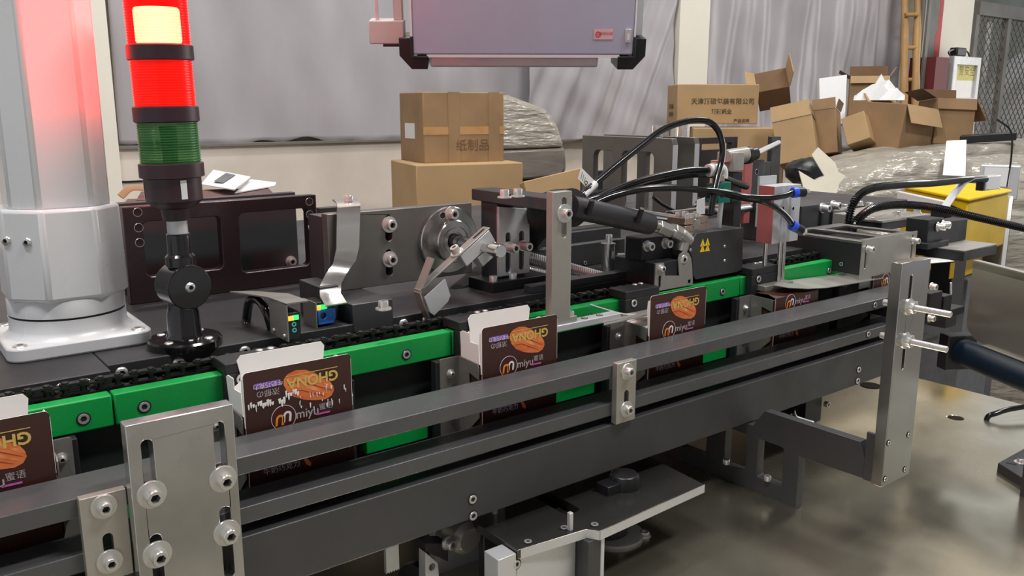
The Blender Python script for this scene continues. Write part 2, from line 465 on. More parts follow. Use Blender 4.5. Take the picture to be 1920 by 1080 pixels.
# chain
t = thing('drive_chain', 'oily black roller chain lying along the top of the green guides', 'chain')
def link_mesh(zo):
    pts = []
    p_ = .0127
    for cx, sgn in ((p_/2, 1), (-p_/2, -1)):
        for k in range(9):
            a = R(-90 + 180*k/8); pts.append((cx + sgn*.0042*math.cos(a), sgn*.0038*math.sin(a)))
    g = G(); g.plateZ(pts, [], zo, zo+.0016); g.plateZ(pts, [], zo-.0075, zo-.006)
    for cx in (-p_/2, p_/2): g.cyl((cx, 0, zo-.007), (cx, 0, zo+.0028), .0026, seg=12)
    return g
protos = []
for zo in (-.2115, -.2132):
    o = part('chain_link', link_mesh(zo), M['chain'], t, smooth=True); o['inst'] = 1; protos.append(o)
n = 0; x = -.16
while x < 1.13:
    o = protos[n % 2]
    if n > 1: o = o.copy(); COL.objects.link(o); o.parent = t
    o.location = (x, .7135, 0); o.rotation_euler = (0, 0, R(random.uniform(-1.5, 1.5))); x += .0127; n += 1
fin(t, (.5, .7135, -.224))

# ================================================================== cartons
def brownwhite(o, test):
    o.data.materials.clear(); o.data.materials.append(M['card']); o.data.materials.append(M['brown'])
    for p in o.data.polygons: p.material_index = 1 if test(p) else 0
def carton(x0, label, closed=False, residue=False, folded=False):
    t = thing('chocolate_carton', label, 'carton', 'printed cartons on the line')
    w, y0, y1, zt, zb, zf = .0935, .642, .678, -.206, -.345, -.243
    x1 = x0+w; th = .0006
    top = -.2405 if closed else zt
    g = G()
    g.plateY(rrect(x0, x1, zb, top, .0035 if not closed else .001), [], y0, y0+th)
    o = part('front_panel', g, M['brown'], t); brownwhite(o, lambda p: p.normal.y < -.5 or (closed and p.normal.z > .5))
    g = G(); g.box(x0, x0+th, y0+th, y1-th, zb, zf); g.box(x1-th, x1, y0+th, y1-th, zb, zf); g.box(x0, x1, y0+th, y1-th, zb, zb+th)
    o = part('side_panels', g, M['brown'], t)
    brownwhite(o, lambda p: (p.normal.x < -.5 and p.center.x < x0+w/2 and p.center.x < x0+th/2) or (p.normal.x > .5 and p.center.x > x1-th/2))
    if not closed:
        zk = -.2015
        g = G(); g.plateY([(x0, zb), (x1, zb), (x1, -.2325), (x0, -.2325)] if folded else [(x0, zb), (x1, zb), (x1, -.232), (x1-.004, -.228), (x1-.009, -.221), (x1-.007, zk-.004), (x1-.010, zk), (x0+.012, zk), (x0+.0085, zk-.004), (x0+.011, -.218), (x0+.0105, -.224), (x0+.004, -.228), (x0, -.232)], [], y1-th, y1)
        part('back_panel', g, M['card'], t)
        for sx, xx in ((1, x0), (-1, x1)):
            g = G()
            g.prism([(.6475, zf), (y1-.001, zf), (y1-.001, -.2165), (.673, -.2145), (.6606, -.2143), (.6604, -.2232), (.6475, -.2229)], [], lambda a, b, q: (xx + q - sx*max(0, b-zf)*(.05 if not folded else -3.), a, (b if not folded else zf+(b-zf)*.2)), 0, sx*th)
            part('dust_flap', g, M['card'], t)
            g = G(); g.prism([(y0, -.252), (y0+.0018, -.252), (y0+.0045, -.222), (y0+.0035, -.212), (y0, -.2105)], [], lambda a, b, q: (xx-sx*.0003 + q, a, b), 0, sx*th)
            part('fold_strip', g, M['card'], t)
    else:
        g = G(); g.strip([(x0+w/2, y0+.0004, top), (x0+w/2, y0+.012, top+.0035), (x0+w/2, y0+.03, top+.003), (x0+w/2, y1, top-.002)], (w, 0, 0), .0006)
        o = part('tucked_lid', g, M['brown'], t)
        g = G(); g.box(x0, x1, y1-th, y1, zb, top-.002); part('back_panel', g, M['brown'], t)
    ya = y0-.0002; U_ = (1, 0, 0); V_ = (0, 0, 1); U2 = (-1, 0, 0); V2 = (0, 0, -1)
    z = lambda q: zt+q
    if not closed:
        # cocoa pod
        out = [(.0335, -.011), (.037, -.0075), (.044, -.0055), (.052, -.0065), (.060, -.0105), (.067, -.016), (.0735, -.0205), (.0765, -.0255), (.077, -.0295), (.0745, -.0335), (.069, -.0355), (.060, -.0345), (.050, -.032), (.041, -.0275), (.0355, -.0215), (.033, -.0155)]
        g = G(); g.plateY([(x0+a, z(b)) for a, b in out], [], ya, y0)
        pod = part('cocoa_pod_picture', g, M['pod'], t)
        for nm, ln, wd, mm in (('pod_ridge', [(.037, -.0125), (.048, -.0115), (.060, -.0165), (.072, -.0235)], .0042, 'pod_light'), ('pod_ridge', [(.0375, -.0185), (.047, -.0185), (.058, -.0235), (.0715, -.0305)], .0034, 'pod_light'),
                           ('pod_groove', [(.036, -.0165), (.046, -.0155), (.058, -.0205), (.0745, -.0288)], .0012, 'pod_dark'), ('pod_groove', [(.039, -.023), (.048, -.0232), (.058, -.028), (.069, -.0328)], .001, 'pod_dark')):
            g = G(); yb = ya-.0001
            u = []; l = []
            for i, (a, b) in enumerate(ln):
                k = wd/2*(.35 if i in (0, len(ln)-1) else 1)
                u.append((x0+a, z(b)+k)); l.append((x0+a, z(b)-k))
            g.plateY(u + l[::-1], [], yb, ya); part(nm, g, M[mm], pod)
        g = G(); g.box(x0+.035, x0+.081, ya-.0003, ya-.0002, z(-.0095), z(-.0089)); part('gold_rule', g, M['gold'], t)
        textg('GHONA', .0122, M['gold'], t, 'gold_lettering', (x0+.0585, ya-.0003, z(-.0155)), U2, V2, .00035)
        g = G(); g.box(x0+.0095, x0+.0305, ya-.00005, ya, z(-.0152), z(-.0103)); part('purple_tag', g, M['purple'], t)
        textg('牛奶巧克力', .0050, M['wprint'], t, 'small_lettering', (x0+.020, ya-.0002, z(-.0127)), U2, V2)
        textg('浓郁の', .0066, M['gprint'], t, 'outline_lettering', (x0+.0195, ya-.0002, z(-.0192)), U2, V2)
    # logo
    lx, lz = x0+.0315, z(-.0434)
    g = G(); g.plateY(disc(lx, lz, .0107, 40), [disc(lx, lz, .0103, 40)], ya-.0002, ya); part('logo_ring', g, M['wprint'], t)
    g = G(); g.plateY(disc(lx, lz, .0103, 40), [], ya-.0001, ya); part('logo_disc', g, M['maroon'], t)
    def arch(cx, cz, rr, wd, leg, nm, mm, lean):
        o = []; i_ = []
        for k in range(13):
            a = R(180*k/12); o.append((cx+rr*math.cos(a), cz+rr*math.sin(a))); i_.append((cx+(rr-wd)*math.cos(a), cz+(rr-wd)*math.sin(a)))
        pts = [(cx+rr, cz-leg)] + o + [(cx-rr, cz-leg)] + [(cx-rr+wd, cz-leg)] + i_[::-1] + [(cx+rr-wd, cz-leg)]
        g = G(); g.plateY([(a+(b-cz)*lean, b) for a, b in pts], [], ya-.0003, ya-.0001); part(nm, g, M[mm], t)
    arch(lx-.0032, lz-.0005, .0036, .0019, .0056, 'logo_arch', 'orange', .12)
    arch(lx+.0032, lz+.0014, .0036, .0019, .0056, 'logo_arch', 'wprint', .12)
    textg('miyu', .0108, M['gprint'], t, 'white_lettering', (x0+.0522, ya-.0002, z(-.0436)), U_, V_, .0001)
    textg('蜜语', .0064, M['gprint'], t, 'white_lettering', (x0+.0690, ya-.0002, z(-.0416)), U_, V_)
    g = G(); g.box(x0+.060, x0+.0725, ya-.0002, ya, z(-.0478), z(-.0464)); part('pink_bar', g, M['pink'], t)
    textg('牛奶巧克力', .0064, M['lilac'], t, 'small_lettering', (x0+.0275, ya-.0002, z(-.0865)), U_, V_)
    g = G(); g.plateY([(x0+.046, z(-.082)), (x0+.049, z(-.082)), (x0+.0535, z(-.089)), (x0+.0525, z(-.0915)), (x0+.049, z(-.089))], [], ya-.0002, ya); part('bean_picture', g, M['pod'], t)
    if residue:
        rnd = random.Random(3); g = G()
        for i in range(46):
            if i < 22: a = .003+.0435*i/22; b = -.0265+.0015*math.sin(i*1.7)+ (.004 if i > 15 else 0); wd = rnd.uniform(.0009, .0026); hh = rnd.uniform(.0025, .0065)
            else: a = rnd.uniform(.045, .088); b = rnd.choice((-.0255, -.031, -.037, -.03))+rnd.uniform(-.003, .003); wd = rnd.uniform(.0005, .0012); hh = rnd.uniform(.0008, .005)
            if 10 < i < 13: continue
            c = x0+a
            g.plateY([(c-wd/2, z(b)), (c+wd/2, z(b)+.0004), (c+wd*.45, z(b)-hh*.6), (c+wd*.1, z(b)-hh), (c-wd*.3, z(b)-hh*.8)], [], ya-.0006, ya-.0003)
        part('torn_glue_marks', g, M['card'], t)['label'] = 'row of whitish torn marks across the print'
    return fin(t)
CX = [-.0035, .2265, .4575, .6865, .9165, 1.1465]
carton(CX[0], 'open brown printed carton cut by the left edge of the picture')
carton(CX[1], 'open brown printed carton with white torn marks beside the slotted steel bracket', residue=True)
carton(CX[2], 'open brown printed carton with white back flap left of the tall steel post')
carton(CX[3], 'open brown printed carton standing under the stainless hood of the glue head', folded=True)
carton(CX[4], 'closed brown printed carton under the twin rods of the press cylinder', closed=True)
carton(CX[5], 'closed brown printed carton half hidden behind the tall slotted post at the right', closed=True)

# pushers on the chain
def pusher(x, right, label):
    t = thing('chain_pusher', label, 'pusher', 'sheet-steel pushers holding the cartons')
    y = .68
    xa, xb = (x-.024, x) if not right else (x+.095, x+.1115)
    g = G()
    zt, zb = -.2412, -.335
    hz = -.2575 if not right else -.2565
    g.plateY(rrect(xa, xb, zb, zt, .002), [slot((xa+xb)/2+.003, hz-.002, hz+.002, .0035), slot((xa+xb)/2+.003, -.302, -.298, .0035)], y-.0012, y)
    part('face_plate', g, M['dull'], t)
    lx = x if not right else x+.095
    g = G(); sg = -1 if not right else 1
    g.plateX([(y-.001, zt), (.647, zt-.001), (.645, zt-.004), (.645, zt-.0165), (.661, zt-.0125), (.661, zt-.034), (.645, zt-.038), (.645, zt-.055), (.661, -.312), (.661, zb), (y-.001, zb)], [], lx-.0022 if right is False else lx, lx-.001 if right is False else lx+.0012)
    part('hook_leg', g, M['dull'], t)
    screw(t, ((xa+xb)/2, y-.0012, hz), (0, -1, 0), .0034, .004, 'button', .0046, .0008)
    screw(t, ((xa+xb)/2, y-.0012, -.30), (0, -1, 0), .0034, .004, 'button')
    g = G(); g.box(xa-.004, xb+.004, y, .6895, zb, -.2438); part('mount_block', g, M['darker'], t, .0006)
    if not right:
        g = G(); g.box(x-.001, x+.054, .679, .7085, -.2165, -.2075); part('top_block', g, M['darker'], t, .0008)
        g = G(); g.box(x-.001, x+.054, .679, .6895, -.2435, -.2166); part('front_block', g, M['darker'], t, .0008)
        for dx in (.038, .048): screw(t, (x+dx, .7035, -.2075), (0, 0, 1), .0032, .0012, 'button')
        screw(t, (x+.012, .679, -.222), (0, -1, 0), .0045, None, 'flush')
    return fin(t)
w_ = ['first', 'second', 'third', 'fourth', 'fifth', 'sixth']
for i in range(6):
    pusher(CX[i], False, 'bent steel pusher against the left side of the %s carton from the left' % w_[i])
    pusher(CX[i], True, 'bent steel stop against the right side of the %s carton from the left' % w_[i])

# ================================================================== clips and big bracket in front of the rails
def clip(x0, x1, z0, z1, label):
    t = thing('rail_clip', label, 'bracket', 'steel clips joining the two guide rails')
    cx = (x0+x1)/2
    g = G(); g.plateY([(x0, z0), (x1, z0), (x1, z1), (x0, z1)], [slot(cx+.0005, z0+.016, z0+.034, .0065)], .5875, .5948); part('plate', g, M['ground'], t, .0005)
    screw(t, (cx, .5875, -.2615), (0, -1, 0), .0046, .0055, 'cap', .0085)
    screw(t, (cx, .5875, -.3015), (0, -1, 0), .0046, .0055, 'cap', .0085)
    return fin(t)
clip(.584, .611, -.3155, -.2515, 'short steel clip with two bolts joining both rails in the middle')
clip(.0935, .1225, -.3155, -.253, 'short steel clip with two bolts at the lower left beside the large bracket')
t = thing('slotted_steel_bracket', 'large shiny slotted steel bracket with four washered bolts at the front left', 'bracket')
Y = .574
a = P(234, 800, y=Y); b = P(437, 757, y=Y)
x0, x1, zt = a.x, b.x, (a.z+b.z)/2
cl, cr = x0+.0125, x1-.011
g = G(); zz = lambda px, py: P(px, py, y=Y).z
g.plateY([(x0, -.40), (x1, -.40), (x1, zt), (x0, zt)], [slot(cl, -.2565, -.217, .0075), slot(cr, -.2535, -.2155, .0075), slot(cl, -.335, -.2855, .0075), slot(cr, -.335, -.2795, .0075)], Y, Y+.013)
part('plate', g, M['steel'], t, .0008)
for px, py in ((281, 931), (432, 897), (291, 1044), (436, 999)):
    v = P(px, py, y=Y-.003); cx = cl if px < 350 else cr
    screw(t, (cx, Y, v.z), (0, -1, 0), .0056, .008, 'cap', .0098, .0016)
g = G(); g.box(x0+.004, x1-.004, Y+.013, .592, -.40, -.345); part('spacer', g, M['darker'], t)
g = G(); g.box(x0+.004, x1-.004, Y+.013, .592, TZ, -.40); part('foot', g, M['darker'], t)
fin(t)

# ================================================================== right hand post with arm and threaded rods
X0 = .806
t = thing('tall_slotted_post', 'tall slotted steel post at the right carrying two threaded rods', 'post')
Yp = .412
tl = P(1690, 495, y=Yp); br = P(1703, 884, y=Yp); bl = P(1656, 911, y=Yp); tr = P(1748, 487, y=Yp)
x0 = (tl.x+bl.x)/2; x1 = (br.x+tr.x)/2; z0 = bl.z-.001; z1 = tl.z
cx = x0+.019
s1 = (P(1720, 610, y=Yp).z, P(1722, 512, y=Yp).z); s2 = (P(1700, 690, y=Yp).z, P(1704, 600, y=Yp).z)
g = G(); g.plateY([(x0, z0), (x1, z0), (x1, z1), (x0, z1)], [slot(cx, s2[0], -.217, .0056), slot(cx, -.197, s1[1], .0056)], Yp, Yp+.012)
part('plate', g, M['steel_x'], t, .0006)
for px, py in ((1662, 832), (1703, 815), (1657, 899), (1696, 880)):
    v = P(px, py, y=Yp); screw(t, (min(max(v.x, x0+.005), x1-.005), Yp, v.z), (0, -1, 0), .0026, None, 'flush')
for px, py, L in ((1712, 573, .034), (1712, 634, .034)):
    v = P(px, py, y=Yp); 
    screw(t, (cx, Yp, v.z), (0, -1, 0), .0068, .0055, 'nut', .0085, .0012)
    screw(t, (cx, Yp+.012, v.z), (0, 1, 0), .0062, .0055, 'nut', .0082, .0012)
    n_ = 60; rr = .0032
    g = G(); y_a, y_b = Yp-.007-L, Yp+.026
    prof = []
    k = 0; h = 0
    while h < y_b-y_a:
        prof.append((rr*(1 if k % 2 else .86), h)); h += .0006; k += 1
    g.lathe((cx, y_a, v.z), (0, 1, 0), prof, 16); part('threaded_rod', g, M['bolt'], t, smooth=True)
fin(t)
t = thing('foot_frame', 'dark plate foot with cut windows and a forward arm at the lower right', 'bracket')
zb = TZ; xa, xb = X0, X0+.012
q = lambda px, py: (lambda v: (v.y, v.z))(P(px, py, x=xa))
yn = q(1492, 956)[0]
ztop = -.3675
out = [(.80, zb), (.80, ztop), (.585, ztop), q(1490, 768), q(1480, 775), q(1613, 826), q(1632, 902), (yn, q(1497, 855)[1]), (yn, zb)]
out = [(.80, zb), (yn, zb), (yn, q(1500, 857)[1]), q(1632, 902), q(1613, 828), (.57, -.345), (.585, ztop), (.80, ztop)]
wins = []
for a, b in (((1419, 825), (1470, 900)), ((1358, 800), (1401, 878))):
    v0 = q(a[0], b[1]-15); v1 = q(b[0], a[1]+15)
    wins.append(rrect(min(v0[0], v1[0]), max(v0[0], v1[0]), zb+.020, -.381, .003))
g = G(); g.plateX(out, [wins[0], wins[1], rrect(.652, .692, zb+.02, -.381, .003)], xa, xb); part('plate', g, M['dark'], t, .0006)
g = G(); g.box(xa-.004, xa+.0, Yp+.0125, Yp+.03, q(1625, 898)[1], q(1625, 805)[1]-.001)
g.box(xa, x1-.002, Yp+.0125, Yp+.022, q(1625, 890)[1], q(1625, 805)[1]-.001)
part('end_block', g, M['dark'], t, .0006)
for yy in (.56, .62): screw(t, (xa-.0, yy-.0, zb+.0205), (0, 0, 1), .004, .006, 'cap')
fin(t)
# ================================================================== white support column of the control box
def octo(cx, cy, w, c):
    h = w/2
    return [(cx-h+c, cy-h), (cx+h-c, cy-h), (cx+h, cy-h+c), (cx+h, cy+h-c), (cx+h-c, cy+h), (cx-h+c, cy+h), (cx-h, cy+h-c), (cx-h, cy-h+c)]
t = thing('white_support_column', 'white enamelled octagonal column on a square bolted base at the far left', 'column')
ccx, ccy = .1425, .8395
g = G(); g.plateZ(rrect(.0855, .2005, .7845, .8945, .014, 8), [], DZ, DZ+.0125); part('base_plate', g, M['white'], t, .002, True)
for bx_, by_ in ((.096, .795), (.189, .795), (.189, .884), (.096, .884)):
    screw(t, (bx_, by_, DZ+.0125), (0, 0, 1), .006, .0015, 'button')
g = G(); g.lathe((ccx, ccy, DZ+.0125), (0, 0, 1), [(.0525, 0), (.0490, .003), (.0475, .006), (.0475, .0165), (.0465, .0165), (.0465, .0185), (.0475, .0185), (.0475, .032), (.046, .0345), (.040, .036)], 56)
part('swivel_collar', g, M['white'], t, smooth=True)
g = G(); g.lathe((ccx, ccy, DZ+.0125), (0, 0, 1), [(.0469, .0166), (.0469, .0184)], 56); part('dark_groove', g, M['black'], t, smooth=True)
z0, z1 = DZ+.046, P(120, 392, y=.795).z
def socket(zb_, zt_, wb, wt, cb, ct):
    g = G(); v0 = [g.bm.verts.new((a, b, zb_)) for a, b in octo(ccx, ccy, wb, cb)]; v1 = [g.bm.verts.new((a, b, zt_)) for a, b in octo(ccx, ccy, wt, ct)]
    for i in range(8): g.bm.faces.new((v0[i], v0[(i+1) % 8], v1[(i+1) % 8], v1[i]))
    g.bm.faces.new(v0[::-1]); g.bm.faces.new(v1); return g
part('sleeve', socket(z0, z1, .096, .093, .026, .026), M['white'], t, .003)
g = socket(DZ+.040, z0+.002, .078, .0955, .022, .026); part('sleeve_foot', g, M['white'], t, .002)
part('post', socket(z1-.002, .62, .079, .079, .019, .019), M['white'], t, .003)
for px, py in ((10, 452), (49, 455)):
    d = Vector((-1, -1, 0)).normalized()
    # chamfer face of the sleeve facing front left
    o_ = Vector((ccx-.048+.013, ccy-.048+.013, 0)); r = FW + RT*((px-960)/FPX) - UP*((py-540)/FPX)
    k = (o_.dot(d)-0)/r.dot(d); screw(t, r*k - d*.0012, d, .0042, .002, 'button')
fin(t)

# ================================================================== signal tower
def lens_mat(name, tint, body, mix, emit=None, estr=0.):
    m = bpy.data.materials.new(name); m.use_nodes = True; nt = m.node_tree; b = nt.nodes['Principled BSDF']
    b.inputs['Base Color'].default_value = (*body, 1); b.inputs['Roughness'].default_value = .12
    if emit: b.inputs['Emission Color'].default_value = (*emit, 1); b.inputs['Emission Strength'].default_value = estr
    tr = nt.nodes.new('ShaderNodeBsdfTransparent'); tr.inputs[0].default_value = (*tint, 1)
    mx = nt.nodes.new('ShaderNodeMixShader'); lw = nt.nodes.new('ShaderNodeLayerWeight'); lw.inputs[0].default_value = .35
    mr = nt.nodes.new('ShaderNodeMapRange'); mr.inputs[3].default_value = mix; mr.inputs[4].default_value = min(1, mix+.75)
    nt.links.new(lw.outputs['Facing'], mr.inputs[0]); nt.links.new(mr.outputs[0], mx.inputs[0])
    nt.links.new(tr.outputs[0], mx.inputs[1]); nt.links.new(b.outputs[0], mx.inputs[2])
    nt.links.new(mx.outputs[0], nt.nodes['Material Output'].inputs[0]); return m
M['lens_red'] = lens_mat('red_lens', (.9, .05, .03), s(235, 20, 14), .7, (1, .02, .01), .5)
M['lens_red_lit'] = lens_mat('lit_red_lens', (.96, .045, .04), s(235, 30, 24), .12, (1, .03, .03), .5)
M['lens_green'] = lens_mat('green_lens', (.5, .68, .46), s(70, 130, 76), .35)
M['lamp_core'] = mat('glowing_lamp_core', (1, .9, .6), .5, emit=(1, .13, .075), estr=270)
M['tower_black'] = mat('tower_black_plastic', s(52, 28, 35), .4, 0, .1, 40)
t = thing('signal_tower', 'three-tier signal tower with lit red lamp on a jointed black stand', 'signal lamp')
bx_, by_ = .2195, .7615
A = Vector((.2255, .7718, -.154)); A = Vector((bx_+.002, by_, -.154))
top = P(295, 0, d=(P(325, 325, d=.765)).dot(FW)); 
ax = (P(303, 100, y=by_-.002) - P(325, 325, y=by_-.002)).normalized()
def at(px, py):       # nearest point of the tower axis seen at this height in the picture
    r = (FW + RT*((px-960)/FPX) - UP*((py-540)/FPX)); w0 = -A
    a, b, c = ax.dot(ax), ax.dot(r), r.dot(r); d_, e_ = ax.dot(w0*-1), r.dot(w0*-1)
    den = a*c-b*b; w = A; dd = ax.dot(w); ee = r.dot(w)
    return (b*ee - c*dd)/den
g = G(); g.lathe((bx_, by_, DZ), (0, 0, 1), [(.0315, 0), (.0315, .006), (.030, .0078), (.016, .0085), (.0145, .012), (.0135, .030), (.012, .036), (.012, .048)], 40); part('base_flange', g, M['gloss_black'], t, smooth=True)
for k in range(4):
    a = R(40+90*k); screw(t, (bx_+.0235*math.cos(a), by_+.0235*math.sin(a), DZ+.0079), (0, 0, 1), .0038, .0012, 'button')
jd = Vector((.12, -.99, 0)).normalized()
g = G(); g.cyl(A+jd*.0145, A-jd*.0145, .0195, seg=40); part('joint_knuckle', g, M['gloss_black'], t, .0012, True)
g = G(); g.cyl(A+ax*.004, A+ax*.046, .0105, .0098); g.lathe(A, ax, [(.0125, .018), (.0125, .026), (.0105, .028)]); part('neck', g, M['gloss_black'], t, smooth=True)
screw(t, A+jd*.0145, jd, .0046, .0022, 'button')
hz = {n: at(*q) for n, q in dict(bar0=(338, 447), bar1=(337, 412), cup0=(335, 384), cupm=(330, 374), cap0=(327, 315), g0=(326, 312), g1=(318, 227), r0=(313, 201), r1=(309, 112), l0=(303, 86), l1=(290, -30)).items()}
g = G(); g.cyl(A+ax*(hz['bar0']-.004), A+ax*(hz['bar1']+.004), .0085); part('silver_pole', g, M['satin'], t, smooth=True)
RL = .0247
g = G(); g.lathe(A, ax, [(.011, hz['bar1']), (.012, hz['bar1']+.010), (.019, hz['cup0']), (.0232, hz['cupm']), (.0232, hz['cap0']-.008), (RL+.0016, hz['cap0']-.007), (RL+.0016, hz['cap0']+.004), (RL, hz['cap0']+.005)], 44); part('lower_cup', g, M['tower_black'], t, smooth=True)
def lens(a, b, m, n):
    prof = [(RL*.9, a)]
    for i in range(n):
        h = a + (b-a)*i/n; hh = (b-a)/n
        prof += [(RL-.0009, h+.04*hh), (RL, h+.35*hh), (RL, h+.65*hh), (RL-.0009, h+.96*hh)]
    prof.append((RL*.9, b))
    g = G(); g.lathe(A, ax, prof, 44); return g
def collar(a, b):
    g = G(); g.lathe(A, ax, [(RL, a), (RL+.0016, a+.001), (RL+.0016, b-.001), (RL, b)], 44); return g
part('green_lens', lens(hz['g0'], hz['g1'], None, 18), M['lens_green'], t, smooth=True)
part('joint_collar', collar(hz['g1']-.001, hz['r0']+.001), M['tower_black'], t, smooth=True)
part('red_lens', lens(hz['r0'], hz['r1'], None, 18), M['lens_red'], t, smooth=True)
part('joint_collar', collar(hz['r1']-.001, hz['l0']+.001), M['tower_black'], t, smooth=True)
ll = part('lit_red_lens', lens(hz['l0'], hz['l1'], None, 22), M['lens_red_lit'], t, smooth=True)
c0, c1 = at(302, 82), at(297, 15)
g = G(); g.lathe(A, ax, [(.017, c0), (.018, c0+.002), (.018, c1-.002), (.017, c1)], 30); part('lamp_core', g, M['lamp_core'], ll, smooth=True)
g = G(); g.lathe(A, ax, [(.006, hz['g0']+.002), (.007, hz['g1']-.004)], 16); part('bulb_holder', g, M['lens_green'], t)
part('top_cap', collar(hz['l1'], hz['l1']+.02), M['tower_black'], t, smooth=True)
# small stickers on the cup
for ang, wd in ((-1.35, .34), (.62, .22)):
    u, w, d_ = G().frame(ax); g = G(); side = RT; back = FW
    def pt(th, h):
        n_ = (RT*math.sin(th) - Vector((FW.x, FW.y, 0)).normalized()*math.cos(th)); n_ = (n_ - ax*n_.dot(ax)).normalized()
        return A + ax*h + n_*.0236
    h0, h1 = hz['cupm']+.002, hz['cap0']-.009
    N = 6
    lo = [g.bm.verts.new(pt(ang+wd*i/N, h0)) for i in range(N+1)]; hi = [g.bm.verts.new(pt(ang+wd*i/N, h1)) for i in range(N+1)]
    for i in range(N): g.bm.faces.new((lo[i], lo[i+1], hi[i+1], hi[i]))
    part('sticker', g, M['label'], t)
fin(t)
# ================================================================== window frame plate behind the tower
t = thing('windowed_frame_plate', 'dark metal plate with two square windows standing behind the signal tower', 'bracket')
y = .955
o4 = [XZ(238, 568, y), XZ(600, 522, y), XZ(594, 363, y), XZ(237, 391, y)]
xa = (o4[0][0]+o4[3][0])/2; xb = o4[1][0]; zb_, zt_ = DZ, (o4[2][1]+o4[3][1])/2
ws = []
for a, b in (((276, 520), (413, 405)), ((455, 512), (577, 390))):
    p0 = XZ(*a, y); p1 = XZ(*b, y); ws.append(rrect(p0[0], p1[0], p0[1], p1[1], .006))
M['plate_gloss'] = mat('polished_dark_plate', s(74, 64, 66), .3, .75, .3, 14, .12)
g = G(); g.plateY([(xa, zb_), (xb, zb_), (xb, zt_), (xa, zt_)], ws, y, y+.014); part('plate', g, M['plate_gloss'], t, .001)
for q in ((258, 398), (260, 427), (262, 455), (580, 378), (581, 402)):
    a = XZ(*q, y); screw(t, (a[0], y, a[1]), (0, -1, 0), .0042, None, 'hole')
a = XZ(584, 426, y); screw(t, (a[0], y, a[1]), (0, -1, 0), .0045, .002, 'button')
fin(t)
t = thing('dark_back_panel', 'dark grey upright panel seen through the windows of the frame plate', 'panel')
g = G(); g.box(xa+.006, xb-.002, y+.055, y+.067, DZ, zt_-.001); part('panel', g, M['dark'], t, .001)
for q in ((545, 490),):
    a = XZ(*q, y+.055); screw(t, (a[0], y+.055, a[1]), (0, -1, 0), .005, .006, 'cap', .007)
fin(t)
t = thing('dark_spacer_wall', 'long dark upright plate behind the sensors', 'panel')
a = P(600, 395, y=1.03)
g = G(); g.box(a.x, a.x+.05, 1.03, 1.045, DZ, P(600, 391, y=1.03).z); part('panel', g, M['dark'], t); fin(t)

# ================================================================== sensor under a steel hood
t = thing('hooded_sensor', 'black photo sensor with green light under a bent steel hood', 'sensor')
xs = .2975; yf = .7165
g = G(); g.plateX([(yf, -.2085), (.757, -.2085), (.757, -.1765), (yf, -.1735)], [], xs-.0012, xs); part('hood_side', g, M['dull'], t)
g = G(); g.strip([(xs, yf+.0, -.1737), (xs, .757, -.1767)], (.0, 0, 0.0001), .0001) if False else g.prism([(xs-.0012, yf), (.318, yf), (.318, .762), (xs-.0012, .80), (xs-.018, .812), (xs-.014, .80), (xs-.0012, .757)], [], lambda a, b, q: (a, b, -.1742 - max(0, b-yf)*.03 + q), 0, .0013)
part('hood_top', g, M['dull'], t)
for px, py in ((514, 619), (534, 630)):
    v = P(px, py, x=xs-.0012); screw(t, v, (-1, 0, 0), .0022, .0016, 'button')
g = G(); g.box(xs+.0004, xs+.0125, yf+.002, .75, -.2085, -.1825); part('sensor_body', g, M['black'], t, .0006)
M['led_green'] = mat('green_light', (.1, 1, .35), .4, emit=(.03, 1, .12), estr=1.0)
M['led_amber'] = mat('amber_light', (1, .55, .1), .4, emit=(1, .4, .02), estr=1.0)
M['cyan'] = mat('cyan_ring_print', s(70, 190, 180), .5)
v = lambda px, py: P(px, py, y=yf+.0018)
a, b = v(539, 602), v(549, 592); g = G(); g.box(a.x, b.x, yf+.0006, yf+.003, a.z, b.z); part('amber_light', g, M['led_amber'], t)
a, b = v(549, 600), v(559, 590); g = G(); g.box(a.x, b.x, yf+.0006, yf+.003, a.z, b.z); part('green_light', g, M['led_green'], t)
for q in ((551, 608), (552, 619)):
    a = v(*q); g = G(); g.plateY(disc(a.x, a.z, .0022), [disc(a.x, a.z, .0011)], yf+.0014, yf+.002); part('adjuster_ring', g, M['cyan'], t)
fin(t)
t = thing('sensor_cable', 'black sensor cable arching into the back of the steel hood', 'cable')
g = G(); g.tube([P(514, 630, y=.765), P(500, 585, y=.77), P(484, 562, y=.79), P(468, 566, y=.80), P(462, 600, y=.81), P(456, 628, y=.80)], .0045, 10); part('cable', g, M['hose'], t, smooth=True); fin(t)
# blue sensor on the curved strip
t = thing('blue_sensor', 'blue photo sensor with green light hanging in the curved steel strip', 'sensor')
yb_ = .7455; x0_ = .3385
g = G(); g.prism([(x0_+.0012, -.2055), (x0_+.0165, -.2055), (x0_+.0195, -.2015), (x0_+.0195, -.1915), (x0_+.0145, -.1905), (x0_+.0012, -.1915)], [disc(x0_+.0068, -.1972, .0031)], lambda a, b, q: (a, q, b), yb_, yb_+.028)
part('body', g, M['blue'], t, .0005)
g = G(); g.cyl((x0_+.0068, yb_+.003, -.1972), (x0_+.0068, yb_+.004, -.1972), .0031); part('lens', g, M['gloss_black'], t)
g = G(); g.box(x0_+.0015, x0_+.0115, yb_+.001, yb_+.016, -.191, -.1868); part('light_pipe', g, M['led_green'], t, .0006)
g = G(); g.box(x0_+.0003, x0_+.0045, yb_+.0006, yb_+.015, -.191, -.187); part('amber_light', g, M['led_amber'], t)
g = G(); g.box(x0_+.0012, x0_+.0195, yb_+.003, yb_+.028, -.1868, -.184); part('black_head', g, M['black'], t, .0005)
fin(t)
M['strip_steel'] = mat('bright_strip_steel', s(222, 220, 216), .16, .9, .04, 30, .05)
